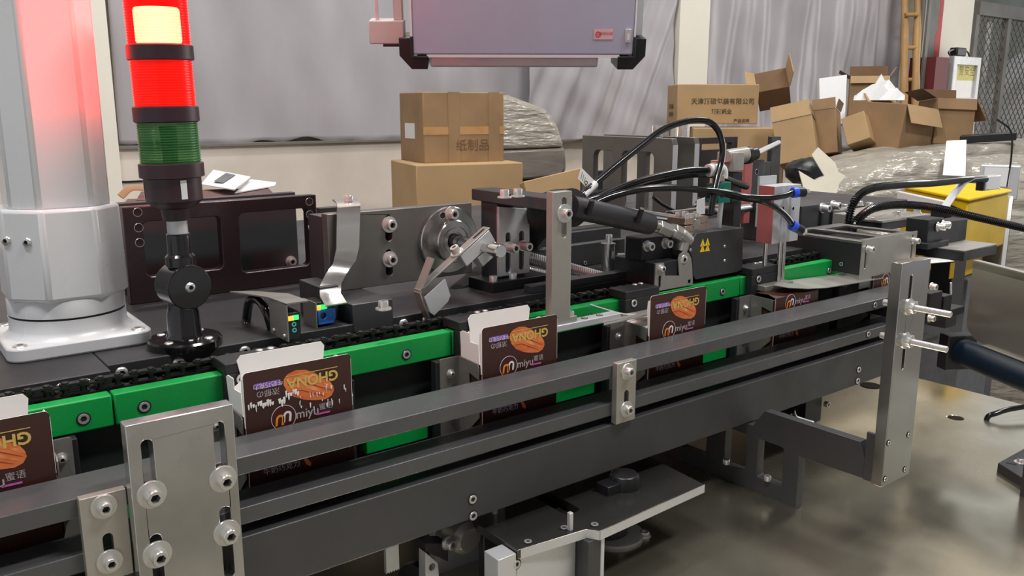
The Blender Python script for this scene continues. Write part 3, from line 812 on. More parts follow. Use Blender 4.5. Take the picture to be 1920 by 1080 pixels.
t = thing('curved_steel_strip', 'polished curved steel strip bent over the slotted plate and holding the blue sensor', 'bracket')
# centre line and half width interpolated from the sharp upper bend to the sensor
ctl = [((.3545, .7365, -.1858), .0225), ((.3585, .757, -.1805), .022), ((.3665, .772, -.174), .0235), ((.379, .783, -.165), .0245), ((.391, .789, -.156), .0252), ((.397, .7925, -.142), .0255), ((.399, .7935, -.120), .0258), ((.400, .7935, -.106), .0258), ((.4015, .7955, -.1015), .026), ((.405, .802, -.0992), .026), ((.413, .822, -.0985), .026), ((.421, .845, -.0985), .026)]
g = G(); rows = []
for i, (c, w) in enumerate(ctl):
    c = Vector(c); tn = (Vector(ctl[min(i+1, len(ctl)-1)][0]) - Vector(ctl[max(i-1, 0)][0])); tn.x = 0; n = Vector((0, -tn.z, tn.y)).normalized()*.0007
    rows.append([g.bm.verts.new(c + Vector((sx*w/2, 0, 0)) + n*sn) for sn in (1, -1) for sx in (-1, 1)])
for a, b in zip(rows, rows[1:]):
    for i, j in ((0, 1), (1, 3), (3, 2), (2, 0)): g.bm.faces.new((a[i], a[j], b[j], b[i]))
for rw in (rows[0], rows[-1]): g.bm.faces.new((rw[0], rw[1], rw[3], rw[2]))
part('strip', g, M['strip_steel'], t, smooth=True)
g = G(); g.plateX([(.745, -.2125), (.774, -.2125), (.774, -.1835), (.745, -.1835)], [], .3373, .3384); part('side_tab', g, M['dull'], t)
screw(t, (.4125, .8165, -.0978), (0, 0, 1), .0048, .0062, 'cap')
fin(t)
# ================================================================== slotted upright plate with bearing flange
t = thing('slotted_bearing_plate', 'dark grey upright plate with two slotted bolts and a round steel bearing flange', 'bracket')
y = .80
M['grey_plate'] = mat('grey_machined_plate', s(122, 120, 116), .42, .7, .08, 20, .08)
x0_, x1_ = .3795, .5572; zt_, zb_ = P(700, 385, y=y).z, -.1885
zt_ = -.1075
sl = []
scr = []
for q0, q1, sc in (((728, 452), (724, 404), (729, 421)), ((731, 517), (727, 468), (730, 486))):
    a = P(*q0, y=y); b = P(*q1, y=y); c = P(*sc, y=y); sl.append(slot(c.x, a.z, b.z, .0082)); scr.append((c.x, c.z))
sl2 = [(.444, sl[0][0][1])]
g = G(); g.plateY([(x0_, zb_), (x1_, zb_), (x1_, zt_), (x0_, zt_)], sl, y, y+.014); part('plate', g, M['grey_plate'], t, .0008)
for x_, z_ in scr: screw(t, (x_, y, z_), (0, -1, 0), .0058, .007, 'cap', .0088, .0018)
fc = P(838, 449, y=y)
g = G(); g.lathe((fc.x, y, fc.z), (0, -1, 0), [(.0375, 0), (.0375, .0055), (.0365, .0065), (.0235, .0068), (.0235, .017), (.0225, .0182), (.0168, .0182), (.0168, .0165), (.0150, .0165), (.0150, .0176), (.0105, .0176), (.0105, .015)], 56)
part('bearing_flange', g, M['steel_x'], t, smooth=True)
g = G(); g.lathe((fc.x, y-.0166, fc.z), (0, -1, 0), [(.0085, 0), (.0085, .0008)], 32); part('bearing_seal', g, M['black'], t)
a = P(846, 401, y=y-.0068); screw(t, (a.x, y-.0066, a.z), (0, -1, 0), .0056, .0068, 'cap', .0085)
a = P(830, 404, y=y-.0068); screw(t, (a.x, y-.0066, a.z), (0, -1, 0), .0036, None, 'hole')
g = G(); g.box(x0_-.0, x1_-.002, y+.0142, y+.045, zb_+.0, zt_-.004); part('back_block', g, M['dark'], t)
a = P(650, 535, y=.7375); b = P(740, 606, y=.7375)
g = G(); g.box(.371, .4185, .7375, .825, -.214, -.175) if False else g.box(.372, .4165, .7374, .815, -.2165, -.1887)
part('foot_block', g, M['dark'], t, .0008)
g = G(); g.box(.352, .3722, .766, .815, -.208, -.1735); part('foot_block', g, M['dark'], t, .0008)
a = P(719, 580, z=-.1887); screw(t, (a.x, a.y, -.1887), (0, 0, 1), .005, .0068, 'cap', .0078)
fin(t)
# shaft, clamp and striker
t = thing('clamped_shaft', 'bright steel shaft with a split clamp and a slotted striker arm', 'shaft')
sh0 = Vector((fc.x, y-.017, fc.z)); sh1 = P(944, 474, x=fc.x) if False else Vector((fc.x, P(938, 474, x=fc.x).y, fc.z))
L = .098
sh1 = Vector((fc.x, y-.017-.0, fc.z)); e = P(940, 474, x=fc.x); print('shaft end', e, fc)
sh1 = Vector((fc.x, e.y, fc.z))
g = G(); g.cyl(sh0 + Vector((0, .002, 0)), sh1, .0072, seg=32); part('shaft', g, M['chrome'], t, smooth=True)
def arm(name, q, th, m, ya, yb, holes=(), sc=()):
    ym = (ya+yb)/2
    pts = [XZ(px, py, ya) for px, py in q]
    g = G(); g.plateY(pts, [], ya, yb); return part(name, g, M[m], t, .0006)
yc = P(905, 470, x=fc.x).y
cd = Vector((.0, 0, 0))
# clamp block around the shaft: a bar turned 35 degrees about the shaft
rot = Matrix.Rotation(R(-33), 3, 'Y')
g = G(); g.box(fc.x-.030, fc.x+.014, yc-.006, yc+.009, fc.z-.0012, fc.z+.0135, rot, (fc.x, yc, fc.z)); part('clamp_top', g, M['satin'], t, .0008)
g = G(); g.box(fc.x-.014, fc.x+.014, yc-.006, yc+.009, fc.z-.0145, fc.z-.0022, rot, (fc.x, yc, fc.z)); part('clamp_bottom', g, M['satin'], t, .0008)
a = rot @ Vector((-.026, 0, -.006)) + Vector((fc.x, yc, fc.z))
g = G()
def bar(x0b, x1b, z0b, z1b, y0b, y1b): g.box(fc.x+x0b, fc.x+x1b, y0b, y1b, fc.z+z0b, fc.z+z1b, rot, (fc.x, yc, fc.z))
bar(-.088, .016, .0135, .0152, yc-.006, yc+.006); part('striker_arm', g, M['dull'], t, .0004)
sp = rot @ Vector((-.0285, 0, .0152)) + Vector((fc.x, yc, fc.z)); dn = rot @ Vector((0, 0, 1)); screw(t, sp, dn, .0048, .0065, 'cap', .0076)
g = G(); bar(-.004, .012, .0152, .0155, yc-.0016, yc+.0016); part('arm_slot', g, M['hole'], t)
tip = rot @ Vector((-.088, 0, .0140)) + Vector((fc.x, yc, fc.z))
g = G(); q0 = Vector((tip.x, yc, tip.z))
g.strip([q0 + Vector((.017, 0, .032)), q0 + Vector((.008, 0, .014)), q0 + Vector((.0, 0, -.002)), q0 + Vector((.004, 0, -.014)), q0 + Vector((.011, 0, -.030))], (0, .012, 0), .0018)
part('striker_plate', g, M['ground'], t)
g = G(); g.plateY([(q0.x+.003, q0.z-.006), (q0.x+.028, q0.z+.010), (q0.x+.034, q0.z-.008), (q0.x+.031, q0.z-.014), (q0.x+.014, q0.z-.026), (q0.x+.009, q0.z-.022)], [], yc-.009, yc-.0075); part('side_gusset', g, M['satin'], t)
fin(t)
# ================================================================== slotted arm block left of the tall post
t = thing('slotted_arm_block', 'dark block with a silver double-slotted plate and a forward arm on top', 'bracket')
y = .78
a0, a1 = P(937, 520, y=y), P(992, 405, y=y)
sx0, sx1 = .5805, .6255
sz0 = -.193
g = G(); g.box(sx0-.0005, sx1-.004, y+.004, y+.034, -.2075, -.108); part('block', g, M['dark'], t, .0008)
sl = [slot(P(953, 480, y=y).x, P(952, 512, y=y).z, P(953, 436, y=y).z, .0072), slot(P(978, 480, y=y).x, P(977, 506, y=y).z, P(978, 433, y=y).z, .0072)]
g = G(); g.plateY([(sx0, sz0), (sx1, sz0), (sx1, -.118), (sx0, -.112)], sl, y, y+.004); part('slotted_plate', g, M['satin'], t, .0004)
for px, py in ((953, 463), (978, 460)):
    v = P(px, py, y=y); screw(t, v, (0, -1, 0), .0052, .0125, 'cap', .0066, .003)
yy = P(922, 373, x=.5745).y; print('arm back', yy)
yy = .825
zt_ = P(922, 373, x=.5745).z
g = G(); g.plateZ([(.5745, .684), (.607, .684), (.607, yy), (.5745, yy)], [], -.1075, -.0945); part('arm', g, M['dark'], t, .0008)
for px, py in ((946, 370), (971, 368)):
    v = P(px, py+1, z=-.0945); screw(t, v, (0, 0, 1), .0048, .0072, 'cap', .0075)
g = G(); g.box(.5745-.012, sx1+.022, y-.012, y+.036, DZ-.0005+.0005, DZ+.012); part('foot', g, M['darker'], t, .0008)
for px, py in ((907, 552), (983, 528)):
    v = P(px, py, z=DZ+.012); screw(t, (max(.568, min(v.x, .64)), max(y-.006, min(v.y, y+.03)), DZ+.012), (0, 0, 1), .0046, .0068, 'cap')
fin(t)
# ================================================================== tall steel post with foot bar
t = thing('steel_hold_down_post', 'tall grey steel post with a washered bolt standing on a small bright foot bar', 'post')
y = .66
x0_, x1_ = P(1037, 360, y=y).x, P(1074, 358, y=y).x
x1_ = (x1_ + P(1068, 590, y=y).x)/2
c = P(1058, 400, y=y)
g = G(); g.plateY([(x0_, -.2235), (x1_+.010, -.2235), (x1_+.010, -.2175), (x1_, -.2175), (x1_, -.085), (x0_, -.085)], [slot(c.x, P(1054, 446, y=y).z, P(1057, 370, y=y).z, .0068)], y, y+.0105); part('post', g, M['ground'], t, .0006)
screw(t, (c.x, y, c.z), (0, -1, 0), .0052, .0062, 'cap', .0098, .0016)
screw(t, (x1_+.0055, y+.0055, -.2175), (0, 0, 1), .0035, .0045, 'cap')
g = G(); g.box(P(1036, 612, y=y-.002).x, .6565, y-.003, y+.012, -.2305, -.2236); part('foot_bar', g, M['satin'], t, .0006)
for px, py in ((1097, 597), (1124, 591)):
    v = P(px, py, z=-.2236); screw(t, (v.x, y+.005, -.2236), (0, 0, 1), .003, None, 'flush')
fin(t)
t = thing('flap_guide_strip', 'thin bright sheet strip with a curled wire tip guiding flaps into the fourth carton', 'guide')
g = G(); g.prism([(.625, .651), (.745, .651), (.745, .668), (.70, .672), (.64, .668)], [], lambda a, b, q: (a, b, q - .2314 + max(0, a-.69)*.03), 0, .0008); part('strip', g, M['ground'], t)
g = G(); g.tube([P(1106, 571, y=.684), P(1135, 580, y=.675), P(1165, 588, y=.668), P(1187, 590, y=.664), P(1222, 588, y=.660)], .0009, 8); part('wire', g, M['satin'], t, smooth=True)
fin(t)
# ================================================================== springs, round post, panels behind
for nm, p0, p1, lb in (('u', P(985, 480, y=.82), P(1150, 525, y=.757), 'upper of two bright coil springs beside the tall steel post'), ('l', P(985, 506, y=.82), P(1128, 533, y=.765), 'lower of two bright coil springs beside the tall steel post')):
    t = thing('tension_spring', lb, 'spring', 'coil springs beside the tall post')
    g = G(); g.spring(p0, p1, .0058, .0012, 44); part('coil', g, M['bolt'], t, smooth=True); fin(t)
t = thing('round_steel_post', 'round brownish steel post with a flanged top behind the coil springs', 'post')
c = P(1139, 520, y=.79)
g = G(); zt_ = P(1139, 456, y=.79).z; g.lathe((c.x, .79, DZ), (0, 0, 1), [(.0085, 0), (.0085, zt_-DZ-.002), (.0095, zt_-DZ-.0015), (.0095, zt_-DZ)], 32); part('post', g, M['dull_red2'] if 'dull_red2' in M else M['steel'], t, smooth=True)
screw(t, (c.x+.001, .79, zt_), (0, 0, 1), .0042, .011, 'cap'); fin(t)
t = thing('dark_side_panel', 'dark grey low panel behind the coil springs', 'panel')
g = G(); y = .83; a = P(1000, 468, y=y); b = P(1172, 447, y=y); g.prism([(a.x, DZ), (b.x, DZ), (b.x, -.178), (a.x, -.178)], [], lambda u, v, q: (u, q, v), y, y+.012); part('panel', g, M['dark'], t, .0008)
screw(t, P(1097, 493, y=y), (0, -1, 0), .003, None, 'flush'); fin(t)
t = thing('grey_slide_block', 'dark grey slide unit with rough top groove behind the low panel', 'block')
y = .88; a = P(1000, 470, y=y); b = P(1165, 420, y=y); zc = P(1100, 432, y=y).z
g = G(); g.box(a.x, b.x, y, y+.05, DZ, zc); part('body', g, M['dark'], t, .001)
g = G(); g.box(a.x+.01, b.x-.01, y+.012, y+.035, zc, zc+.006); part('rail', g, M['dull'], t, .0008); fin(t)
t = thing('chain_side_bar', 'grey bar along the deck edge in front of the coil springs', 'bar')
g = G(); g.box(.595, .80, .7385, .752, DZ, DZ+.009); part('bar', g, M['dark'], t, .0008); fin(t)
# ================================================================== frame plates in the middle background
def yplate(name, label, q0, q1, y0, near_w, zb_, m, wins=(), chamfer=.01, clear=()):
    t = thing(name, label, 'bracket')
    v = P(*q1, y=y0); x0_ = v.x; zt_ = v.z; yb_ = P(*q0, x=x0_).y
    print(name, x0_, zt_, yb_)
    out = [(y0, zb_), (yb_, zb_), (yb_, zt_), (y0+chamfer*.3, zt_), (y0, zt_-chamfer)]
    ws = []
    for a, b in wins:
        p, q = P(*a, x=x0_), P(*b, x=x0_); ws.append(rrect(min(p.y, q.y), max(p.y, q.y), min(p.z, q.z), max(p.z, q.z), .012))
    g = G(); g.plateX(out, ws, x0_, x0_+near_w); part('plate', g, M[m], t, .0012)
    g = G(); g.box(x0_+.0003, x0_+near_w-.0003, y0-.0006, y0-.0001, zb_, zt_-chamfer-.001); part('bright_edge', g, M['satin'], t)
    for px in clear:
        p = P(*px, x=x0_+near_w/2)
        g = G(); g.cyl((p.x, p.y, zt_), (p.x, p.y, zt_+.022), .009); part('clear_cap', g, M['clear'], t, smooth=True)
    fin(t); return x0_, yb_, zt_
M['clear'] = mat('clear_plastic', (.9, .92, 1), .08, trans=.9, ior=1.2)
yplate('tall_frame_plate', 'front of two tall grey window plates behind the black hoses', (1092, 249), (1262, 260), 1.02, .013, DZ, 'grey_plate', [((1111, 400), (1150, 283)), ((1163, 400), (1226, 286))], clear=[(1233, 245)])
yplate('tall_frame_plate', 'rear of two tall grey window plates behind the black hoses', (1132, 249), (1303, 258), 1.04, .013, DZ, 'grey_plate', [((1155, 400), (1195, 283)), ((1207, 400), (1268, 286))], clear=[(1280, 245)])
t = thing('dark_upright', 'dark upright bar seen through the window of the front tall plate', 'post')
y = 1.35; a = P(1100, 322, y=y); b = P(1150, 322, y=y); g = G(); g.box(a.x, b.x, y, y+.02, DZ, a.z); part('plate', g, M['darker'], t, .001)
g = G(); a = P(1163, 322, y=y); b = P(1176, 322, y=y); g.box(a.x, b.x, y, y+.02, DZ, P(1165, 286, y=y).z); part('bar', g, M['darker'], t, .001); fin(t)
t = thing('dark_window_frame', 'dark reddish rectangular frame right of the two tall plates', 'bracket')
y = 1.25
g = G(); o_ = [XZ(1312, 257, y), XZ(1384, 256, y)]; zb_ = DZ
g.plateY([(o_[0][0], zb_), (o_[1][0], zb_), (o_[1][0], o_[1][1]), (o_[0][0], o_[1][1])], [rrect(XZ(1316, 278, y)[0], XZ(1371, 278, y)[0], XZ(1371, 279, y)[1], XZ(1371, 268, y)[1], .002), rrect(XZ(1333, 300, y)[0], XZ(1365, 320, y)[0], DZ+.03, XZ(1371, 298, y)[1], .004)], y, y+.014); part('plate', g, M['plate_gloss'], t, .001); fin(t)
t = thing('rod_bracket', 'dark upright plate with a slanted silver rod reaching to its top', 'bracket')
y = 1.2
a = P(1441, 345, y=y); b = P(1465, 256, y=y)
g = G(); g.plateY([(XZ(1440, 420, y)[0], DZ), (XZ(1457, 420, y)[0], DZ), XZ(1465, 256, y), XZ(1448, 256, y)], [], y, y+.012); part('upright', g, M['dark'], t, .001)
g = G(); g.cyl(P(1413, 290, y=.98), P(1460, 267, y=y+.0), .005); part('rod', g, M['satin'], t, smooth=True)
g = G(); a, b = P(1411, 300, y=1.1), P(1427, 420, y=1.1); g.box(a.x, b.x, 1.1, 1.12, DZ, a.z); part('plate', g, M['dark'], t, .001)
screw(t, P(1419, 322, y=1.1), (0, -1, 0), .005, None, 'hole')
g = G(); a, b = P(1431, 304, y=1.16), P(1438, 420, y=1.16); g.box(a.x, b.x, 1.16, 1.17, DZ, a.z); part('bar', g, M['dark'], t, .001)
fin(t)
# ================================================================== glue head on the line
GY = .695
t = thing('glue_head', 'black glue head with brass clamp and yellow warning triangles over the chain', 'glue head')
q = lambda px, py, y_=GY: XZ(px, py, y_)
bz = -.2125
pts = [q(1306, 437), q(1394, 427), (q(1394, 470)[0], bz+.002), (q(1382, 500)[0], bz), (q(1306, 500)[0], bz), (q(1300, 500)[0], bz+.006), q(1298, 483), q(1289, 466)]
g = G(); g.plateY(pts, [], GY, GY+.046); part('body', g, M['dark2'] if 'dark2' in M else M['dark'], t, .0008)
M['head_steel'] = mat('head_steel', s(198, 196, 190), .3, .85, .12, 40, .08)
g = G(); g.plateY([q(1280, 470), q(1285, 440), q(1307, 438), q(1290, 466), q(1298, 482), q(1285, 482)], [], GY+.004, GY+.044); part('steel_nose', g, M['head_steel'], t, .0008)
M['warn'] = mat('warning_yellow', s(238, 196, 22), .5)
for px, py in ((1317.5, 455.5), (1326.5, 454), (1317, 466), (1326.5, 464.5)):
    a = P(px, py, y=GY); g = G(); k = .0044
    g.plateY([(a.x-k, a.z-k*.95), (a.x+k, a.z-k*.95), (a.x, a.z+k*1.15)], [[(a.x-k*.08, a.z-k*.6), (a.x+k*.08, a.z-k*.6), (a.x+k*.08, a.z+k*.25), (a.x-k*.08, a.z+k*.25)]], GY-.0003, GY); part('warning_triangle', g, M['warn'], t)
for px, py in ((1295, 469), (1359, 462), (1359, 489)):
    screw(t, P(px, py, y=GY), (0, -1, 0), .0022, .001, 'button')
# brass clamp and top screws
M['brass_grey'] = mat('warm_clamp_steel', s(192, 170, 156), .3, .8, .15, 40, .08)
yc_ = .716
a, b = P(1284, 437, y=yc_-.012), P(1334, 404, y=yc_-.012)
g = G(); g.box(a.x, b.x-.006, yc_-.012, yc_+.018, a.z-.002, (a.z+b.z)/2-.0006); part('clamp_lower', g, M['brass_grey'], t, .0008)
g = G(); g.box(a.x, b.x-.006, yc_-.012, yc_+.018, (a.z+b.z)/2+.0006, b.z); part('clamp_upper', g, M['brass_grey'], t, .0008)
for dx, dy in ((.006, -.007), (.016, -.006), (.026, -.007), (.012, .010), (.024, .010)):
    screw(t, (a.x+dx, yc_+dy, b.z), (0, 0, 1), .0042, .005, 'cap')
zr = (a.z+b.z)/2
g = G(); g.cyl((a.x+.010, yc_+.115, zr+.004), (a.x+.022, yc_-.0125, zr), .0078); part('mount_rod', g, M['chrome'], t, smooth=True)
g = G(); p0 = P(1347, 432, y=.715); p1 = P(1352, 380, y=.715); g.cyl(p0, p1, .0032); part('feed_pipe', g, M['satin'], t, smooth=True)
for px in (1357, 1367): screw(t, P(px, 431, y=.722), (0, 0, 1), .0042, .0045, 'button')
# hose fittings
for (p0, p1, r_, k) in ((P(1216, 417, y=.70), P(1228, 421, y=.70), .0068, 6), (P(1226, 420, y=.70), P(1234, 424, y=.70), .0046, 20), (P(1233, 424, y=.70), P(1255, 433, y=.70), .0088, 6), (P(1254, 432, y=.70), P(1263, 436, y=.70), .0052, 20), (P(1261, 431, y=.70), P(1276, 440, y=.70), .0092, 6), (P(1273, 437, y=.70), P(1290, 452, y=.70), .0088, 20), (P(1286, 442, y=.70), P(1277, 472, y=.70), .0072, 20)):
    g = G(); g.cyl(p0, p1, r_, seg=k); part('hose_fitting', g, M['head_steel'], t, .0006 if k == 6 else 0, k != 6)
fin(t)
# teal valve above the head
t = thing('teal_valve', 'small teal valve block with a white elbow fitting above the glue head', 'valve')
y = .715
a, b = P(1340, 383, y=y), P(1371, 341, y=y)
g = G(); g.box(a.x+.012, b.x, y, y+.016, a.z, b.z); part('body', g, M['teal'], t, .0008)
g = G(); g.plateY(rrect(a.x, a.x+.0119, a.z+.002, b.z-.001, .001), [rrect(a.x+.003, a.x+.009, a.z+.008, b.z-.006, .002)], y-.006, y+.014); part('side_block', g, M['teal'], t)
a, b = P(1348, 342, y=y), P(1362, 330, y=y); g = G(); g.box(a.x, b.x, y+.002, y+.012, a.z, b.z); part('brass_base', g, M['brass_grey'], t, .0006)
g = G(); e0 = P(1355, 334, y=y+.007); e1 = P(1353, 316, y=y+.007); e2 = P(1330, 319, y=y+.007)
g.tube([e0, P(1356, 325, y=y+.007), e1, P(1345, 316, y=y+.007), e2], .0062, 16); part('white_elbow', g, M['label'], t, smooth=True)
g = G(); g.cyl(P(1337, 318, y=y+.007), P(1328, 320, y=y+.007), .0082); part('release_collar', g, M['pinkwhite'] if 'pinkwhite' in M else M['label'], t, smooth=True)
fin(t)
t = thing('black_solenoid', 'black solenoid block with a clear air fitting behind the teal valve', 'valve')
y = .78
a, b = P(1371, 380, y=y), P(1393, 322, y=y); g = G(); g.box(a.x, b.x, y, y+.03, a.z, b.z); part('body', g, M['black'], t, .001)
a, b = P(1356, 326, y=y+.004), P(1393, 300, y=y+.004); g = G(); g.box(a.x, b.x, y+.002, y+.028, a.z+.016, b.z); part('maroon_side', g, M['dull_red'], t, .001)
a, b = P(1362, 322, y=y), P(1392, 285, y=y); g = G(); g.box(a.x+.01, b.x, y-.004, y+.026, a.z, b.z); part('clear_cover', g, M['smoke'], t, .001)
g = G(); g.cyl(P(1360, 296, y=y+.01), P(1398, 290, y=y+.01), .0115); part('clear_barrel', g, M['smoke'], t, smooth=True)
g = G(); g.cyl(P(1396, 292, y=y+.01), P(1404, 291, y=y+.01), .0125); g.cyl(P(1403, 291, y=y+.01), P(1416, 288, y=y+.01), .0095); part('lock_ring', g, M['black'], t, smooth=True)
a, b = P(1393, 420, y=y+.05), P(1412, 300, y=y+.05); g = G(); g.box(a.x, b.x, y+.05, y+.07, a.z, b.z); part('back_plate', g, M['dull_red'], t, .001)
g = G(); a, b = P(1374, 430, y=y+.004), P(1390, 378, y=y+.004); g.box(a.x, b.x, y+.004, y+.026, DZ, b.z); part('stand', g, M['darker'], t)
fin(t)
t = thing('round_steel_bar', 'thick horizontal steel bar passing behind the brass clamp', 'bar')
g = G(); g.cyl(P(1255, 408, y=.80), P(1405, 388, y=.84), .0095); part('bar', g, M['chrome'], t, smooth=True)
g = G(); a = P(1400, 390, y=.85); g.box(a.x, a.x+.03, .825, .86, DZ, a.z+.014); part('holder', g, M['dark'], t, .001)
fin(t)
# head bracket in front: black blocks and stainless plate
t = thing('stainless_head_plate', 'stainless plate with a raised ear bolted to black blocks left of the glue head', 'bracket')
y = .69
q = lambda px, py: XZ(px, py, y)
zb_ = -.2165
pts = [(q(1227, 540)[0], zb_), (q(1299, 540)[0], zb_), q(1298, 483), q(1291, 476), q(1290, 470), q(1283, 464), q(1276, 467), q(1272, 475), q(1274, 517), q(1258, 519), q(1232, 493), q(1228, 496)]
pts = [(q(1227, 540)[0], zb_), (q(1299, 540)[0], zb_), q(1298, 500), q(1296, 484), q(1291, 474), q(1284, 471), q(1275, 477), q(1272, 486), q(1274, 517), q(1247, 517), q(1245, 493), q(1230, 495)]
sc_ = P(1236, 528, y=y)
g = G(); g.plateY(pts, [slot(q(1237, 525)[0], q(1237, 540)[1], q(1237, 517)[1], .004), rrect(q(1290, 529)[0], q(1295, 529)[0], q(1293, 531)[1], q(1293, 524)[1], .0006)], y, y+.0015); part('plate', g, M['ground'], t)
screw(t, P(1239, 504, y=y), (0, -1, 0), .0048, .004, 'button', .0055)
screw(t, P(1283, 487, y=y), (0, -1, 0), .006, .0012, 'button')
a, b = P(1192, 535, y=y+.002), P(1271, 487, y=y+.002)
g = G(); g.box(P(1228, 500, y=y+.002).x-.0005, b.x, y+.002, y+.07, bz, b.z); part('black_block', g, M['darker'], t, .001)
y2 = y+.02; a, b = P(1205, 470, y=y2), P(1263, 440, y=y2); g = G(); g.box(a.x, b.x, y2, y2+.03, P(1230, 488, y=y2).z, b.z); part('upper_block', g, M['darker'], t, .002)
for px, py in ((1212, 461), (1246, 456)): screw(t, P(px, py, y=y2), (0, -1, 0), .0052, .008, 'cap', .0068, .002)
screw(t, P(1255, 455, y=y2), (0, -1, 0), .0035, .004, 'cap')
g = G(); y3 = y+.072; a, b = P(1166, 530, y=y3), P(1212, 475, y=y3); g.box(a.x, b.x, y3, y3+.025, DZ, P(1180, 487, y=y3).z); part('base_block', g, M['darker'], t, .001)
screw(t, (P(1176, 508, y=y3).x, y3+.012, P(1180, 487, y=y3).z), (0, 0, 1), .0048, .0068, 'cap')
fin(t)
# ================================================================== hoses and cables
def hose(name, label, pts, r, m='hose', ribs=0, seg=12, cat='hose', extra=None):
    t = thing(name, label, cat)
    g = G(); g.tube(pts, r, seg, ribs=ribs); part('tube', g, M[m], t, smooth=not ribs)
    if extra: extra(t)
    return fin(t)
def hh(t):
    for px, py in ((1107, 385), (1200, 400)):
        a = P(px, py, y=.683); g = G(); g.cyl(a + Vector((0, .004, -.010)), a + Vector((-.001, -.004, .006)), .0036, .003); part('strap_stub', g, M['black'], t, smooth=True)
    g = G(); g.tube([P(1212, 415, y=.70), P(1217, 424, y=.70), P(1217, 436, y=.70)], .0022, 8); part('ground_wire', g, M['hose'], t, smooth=True)
M['sleeve_black'] = mat('shrink_sleeve', s(40, 40, 44), .5, 0, .15, 60, .08)
t = thing('heated_hose', 'thick black heated hose running from the glue head behind the tall steel post', 'hose')
g = G(); g.tube([P(1070, 388, y=.70), P(1110, 396, y=.70), P(1160, 407, y=.70), P(1205, 417, y=.70), P(1218, 420, y=.70)], .0128, 24); part('shrink_sleeve', g, M['sleeve_black'], t, smooth=True)
g = G(); g.tube([P(1075, 389, y=.70), P(1030, 395, y=.745), P(1000, 425, y=.845), P(960, 475, y=.89), P(905, 530, y=.85), P(850, 575, y=.815), P(815, 600, y=.80)], .021, 28, ribs=.004, rib_amp=.012); part('braided_hose', g, M['sleeve'], t, smooth=True)
hh(t); fin(t)
def flag(t):
    c = P(1106, 354, y=.71); d = (P(1118, 342, y=.71)-P(1096, 364, y=.71)).normalized()
    g = G(); g.cyl(c-d*.012, c+d*.010, .0046, seg=20); part('tag_sleeve', g, M['label'], t, smooth=True)
    y_ = .7085; g = G(); g.plateY([XZ(1098, 350, y_), XZ(1084, 335, y_), XZ(1090, 314, y_), XZ(1114, 338, y_)], [], y_, y_+.0004); f = part('paper_flag', g, M['label'], t)
    for i in range(3):
        g = G(); a = Vector((P(1092+3*i, 322+5.2*i, y=y_-.0002))); k = P(1089+3*i, 336+3*i, y=y_-.0002); g.tube([a, k], .00025, 4, sub=1); part('text_line', g, M['ink'], f)
    u = (P(1110, 345, y=y_)-P(1098, 333, y=y_)).normalized(); w = Vector((0, -1, 0)).cross(u)*-1
    tg = textg('Q', .0062, M['ink'], f, 'letter', P(1099, 343, y=y_-.0002), u, Vector((-u.z, 0, u.x)), .0002)
hose('air_hose', 'black air hose looping high from the flagged tag over to the teal valve', [P(1072, 377, y=.705), P(1090, 366, y=.71), P(1112, 347, y=.71), P(1150, 315, y=.715), P(1200, 275, y=.72), P(1245, 242, y=.725), P(1290, 227, y=.725), P(1325, 227, y=.72), P(1345, 243, y=.715), P(1354, 270, y=.71), P(1353, 300, y=.71), P(1344, 335, y=.705), P(1338, 365, y=.70), P(1333, 402, y=.70)], .0040, extra=flag)
hose('ribbed_cable', 'ribbed black cable running from the hose sleeve up to the white elbow', [P(1080, 376, y=.725), P(1110, 368, y=.73), P(1150, 358, y=.735), P(1200, 346, y=.74), P(1260, 332, y=.735), P(1310, 326, y=.73), P(1345, 330, y=.735), P(1400, 350, y=.77)], .0042, 'hose', ribs=.0032, cat='cable')
hose('air_hose', 'middle black air hose running straight to the white elbow fitting', [P(1098, 379, y=.715), P(1130, 368, y=.72), P(1180, 347, y=.722), P(1230, 332, y=.724), P(1290, 320, y=.724), P(1330, 319, y=.722)], .0044)
hose('air_hose', 'lowest black air hose curving under the teal valve to the upper blue fitting', [P(1113, 382, y=.71), P(1150, 367, y=.705), P(1200, 356, y=.70), P(1260, 353, y=.70), P(1320, 357, y=.70), P(1360, 360, y=.69), P(1400, 369, y=.672), P(1440, 371, y=.662), P(1470, 367, y=.660), P(1487, 361, y=.660)], .0038)
hose('air_hose', 'black air hose curving down to the lower blue fitting of the press cylinder', [P(1113, 384, y=.716), P(1160, 365, y=.712), P(1220, 352, y=.708), P(1290, 353, y=.706), P(1340, 360, y=.704), P(1390, 371, y=.685), P(1425, 376, y=.665), P(1450, 386, y=.660), P(1472, 403, y=.660), P(1488, 424, y=.660)], .0038)
hose('thin_black_hose', 'tangled thin black wire below the hoses in front of the tall plates', [P(1225, 370, y=.90), P(1245, 385, y=.90), P(1275, 398, y=.90), P(1300, 388, y=.90), P(1312, 372, y=.90)], .003)
t = thing('black_connector', 'small black connector clipped beside the teal valve', 'connector')
g = G(); a, b = P(1329, 372, y=.706), P(1343, 350, y=.706); g.box(a.x, b.x, .7055, .712, a.z, b.z); part('housing', g, M['black'], t, .0006); fin(t)
t = thing('white_paper_tag', 'small white paper tag behind the brass clamp', 'tag')
g = G(); y_ = .80; g.plateY([XZ(1306, 403, y_), XZ(1322, 401, y_), XZ(1322, 370, y_), XZ(1307, 375, y_)], [], y_, y_+.0006); part('paper', g, M['label'], t); fin(t)

# ================================================================== press cylinder
t = thing('press_cylinder', 'silver guided air cylinder with reddish side and three rods pressing the closed carton', 'cylinder')
y = .70
p0 = XZ(1418, 455, y); p1 = XZ(1452, 348, y)
xl, xm = .9445, .9445
x0_ = P(1418, 400, y=y).x; x1_ = P(1499, 400, y=y+.0).x
yb_ = .66
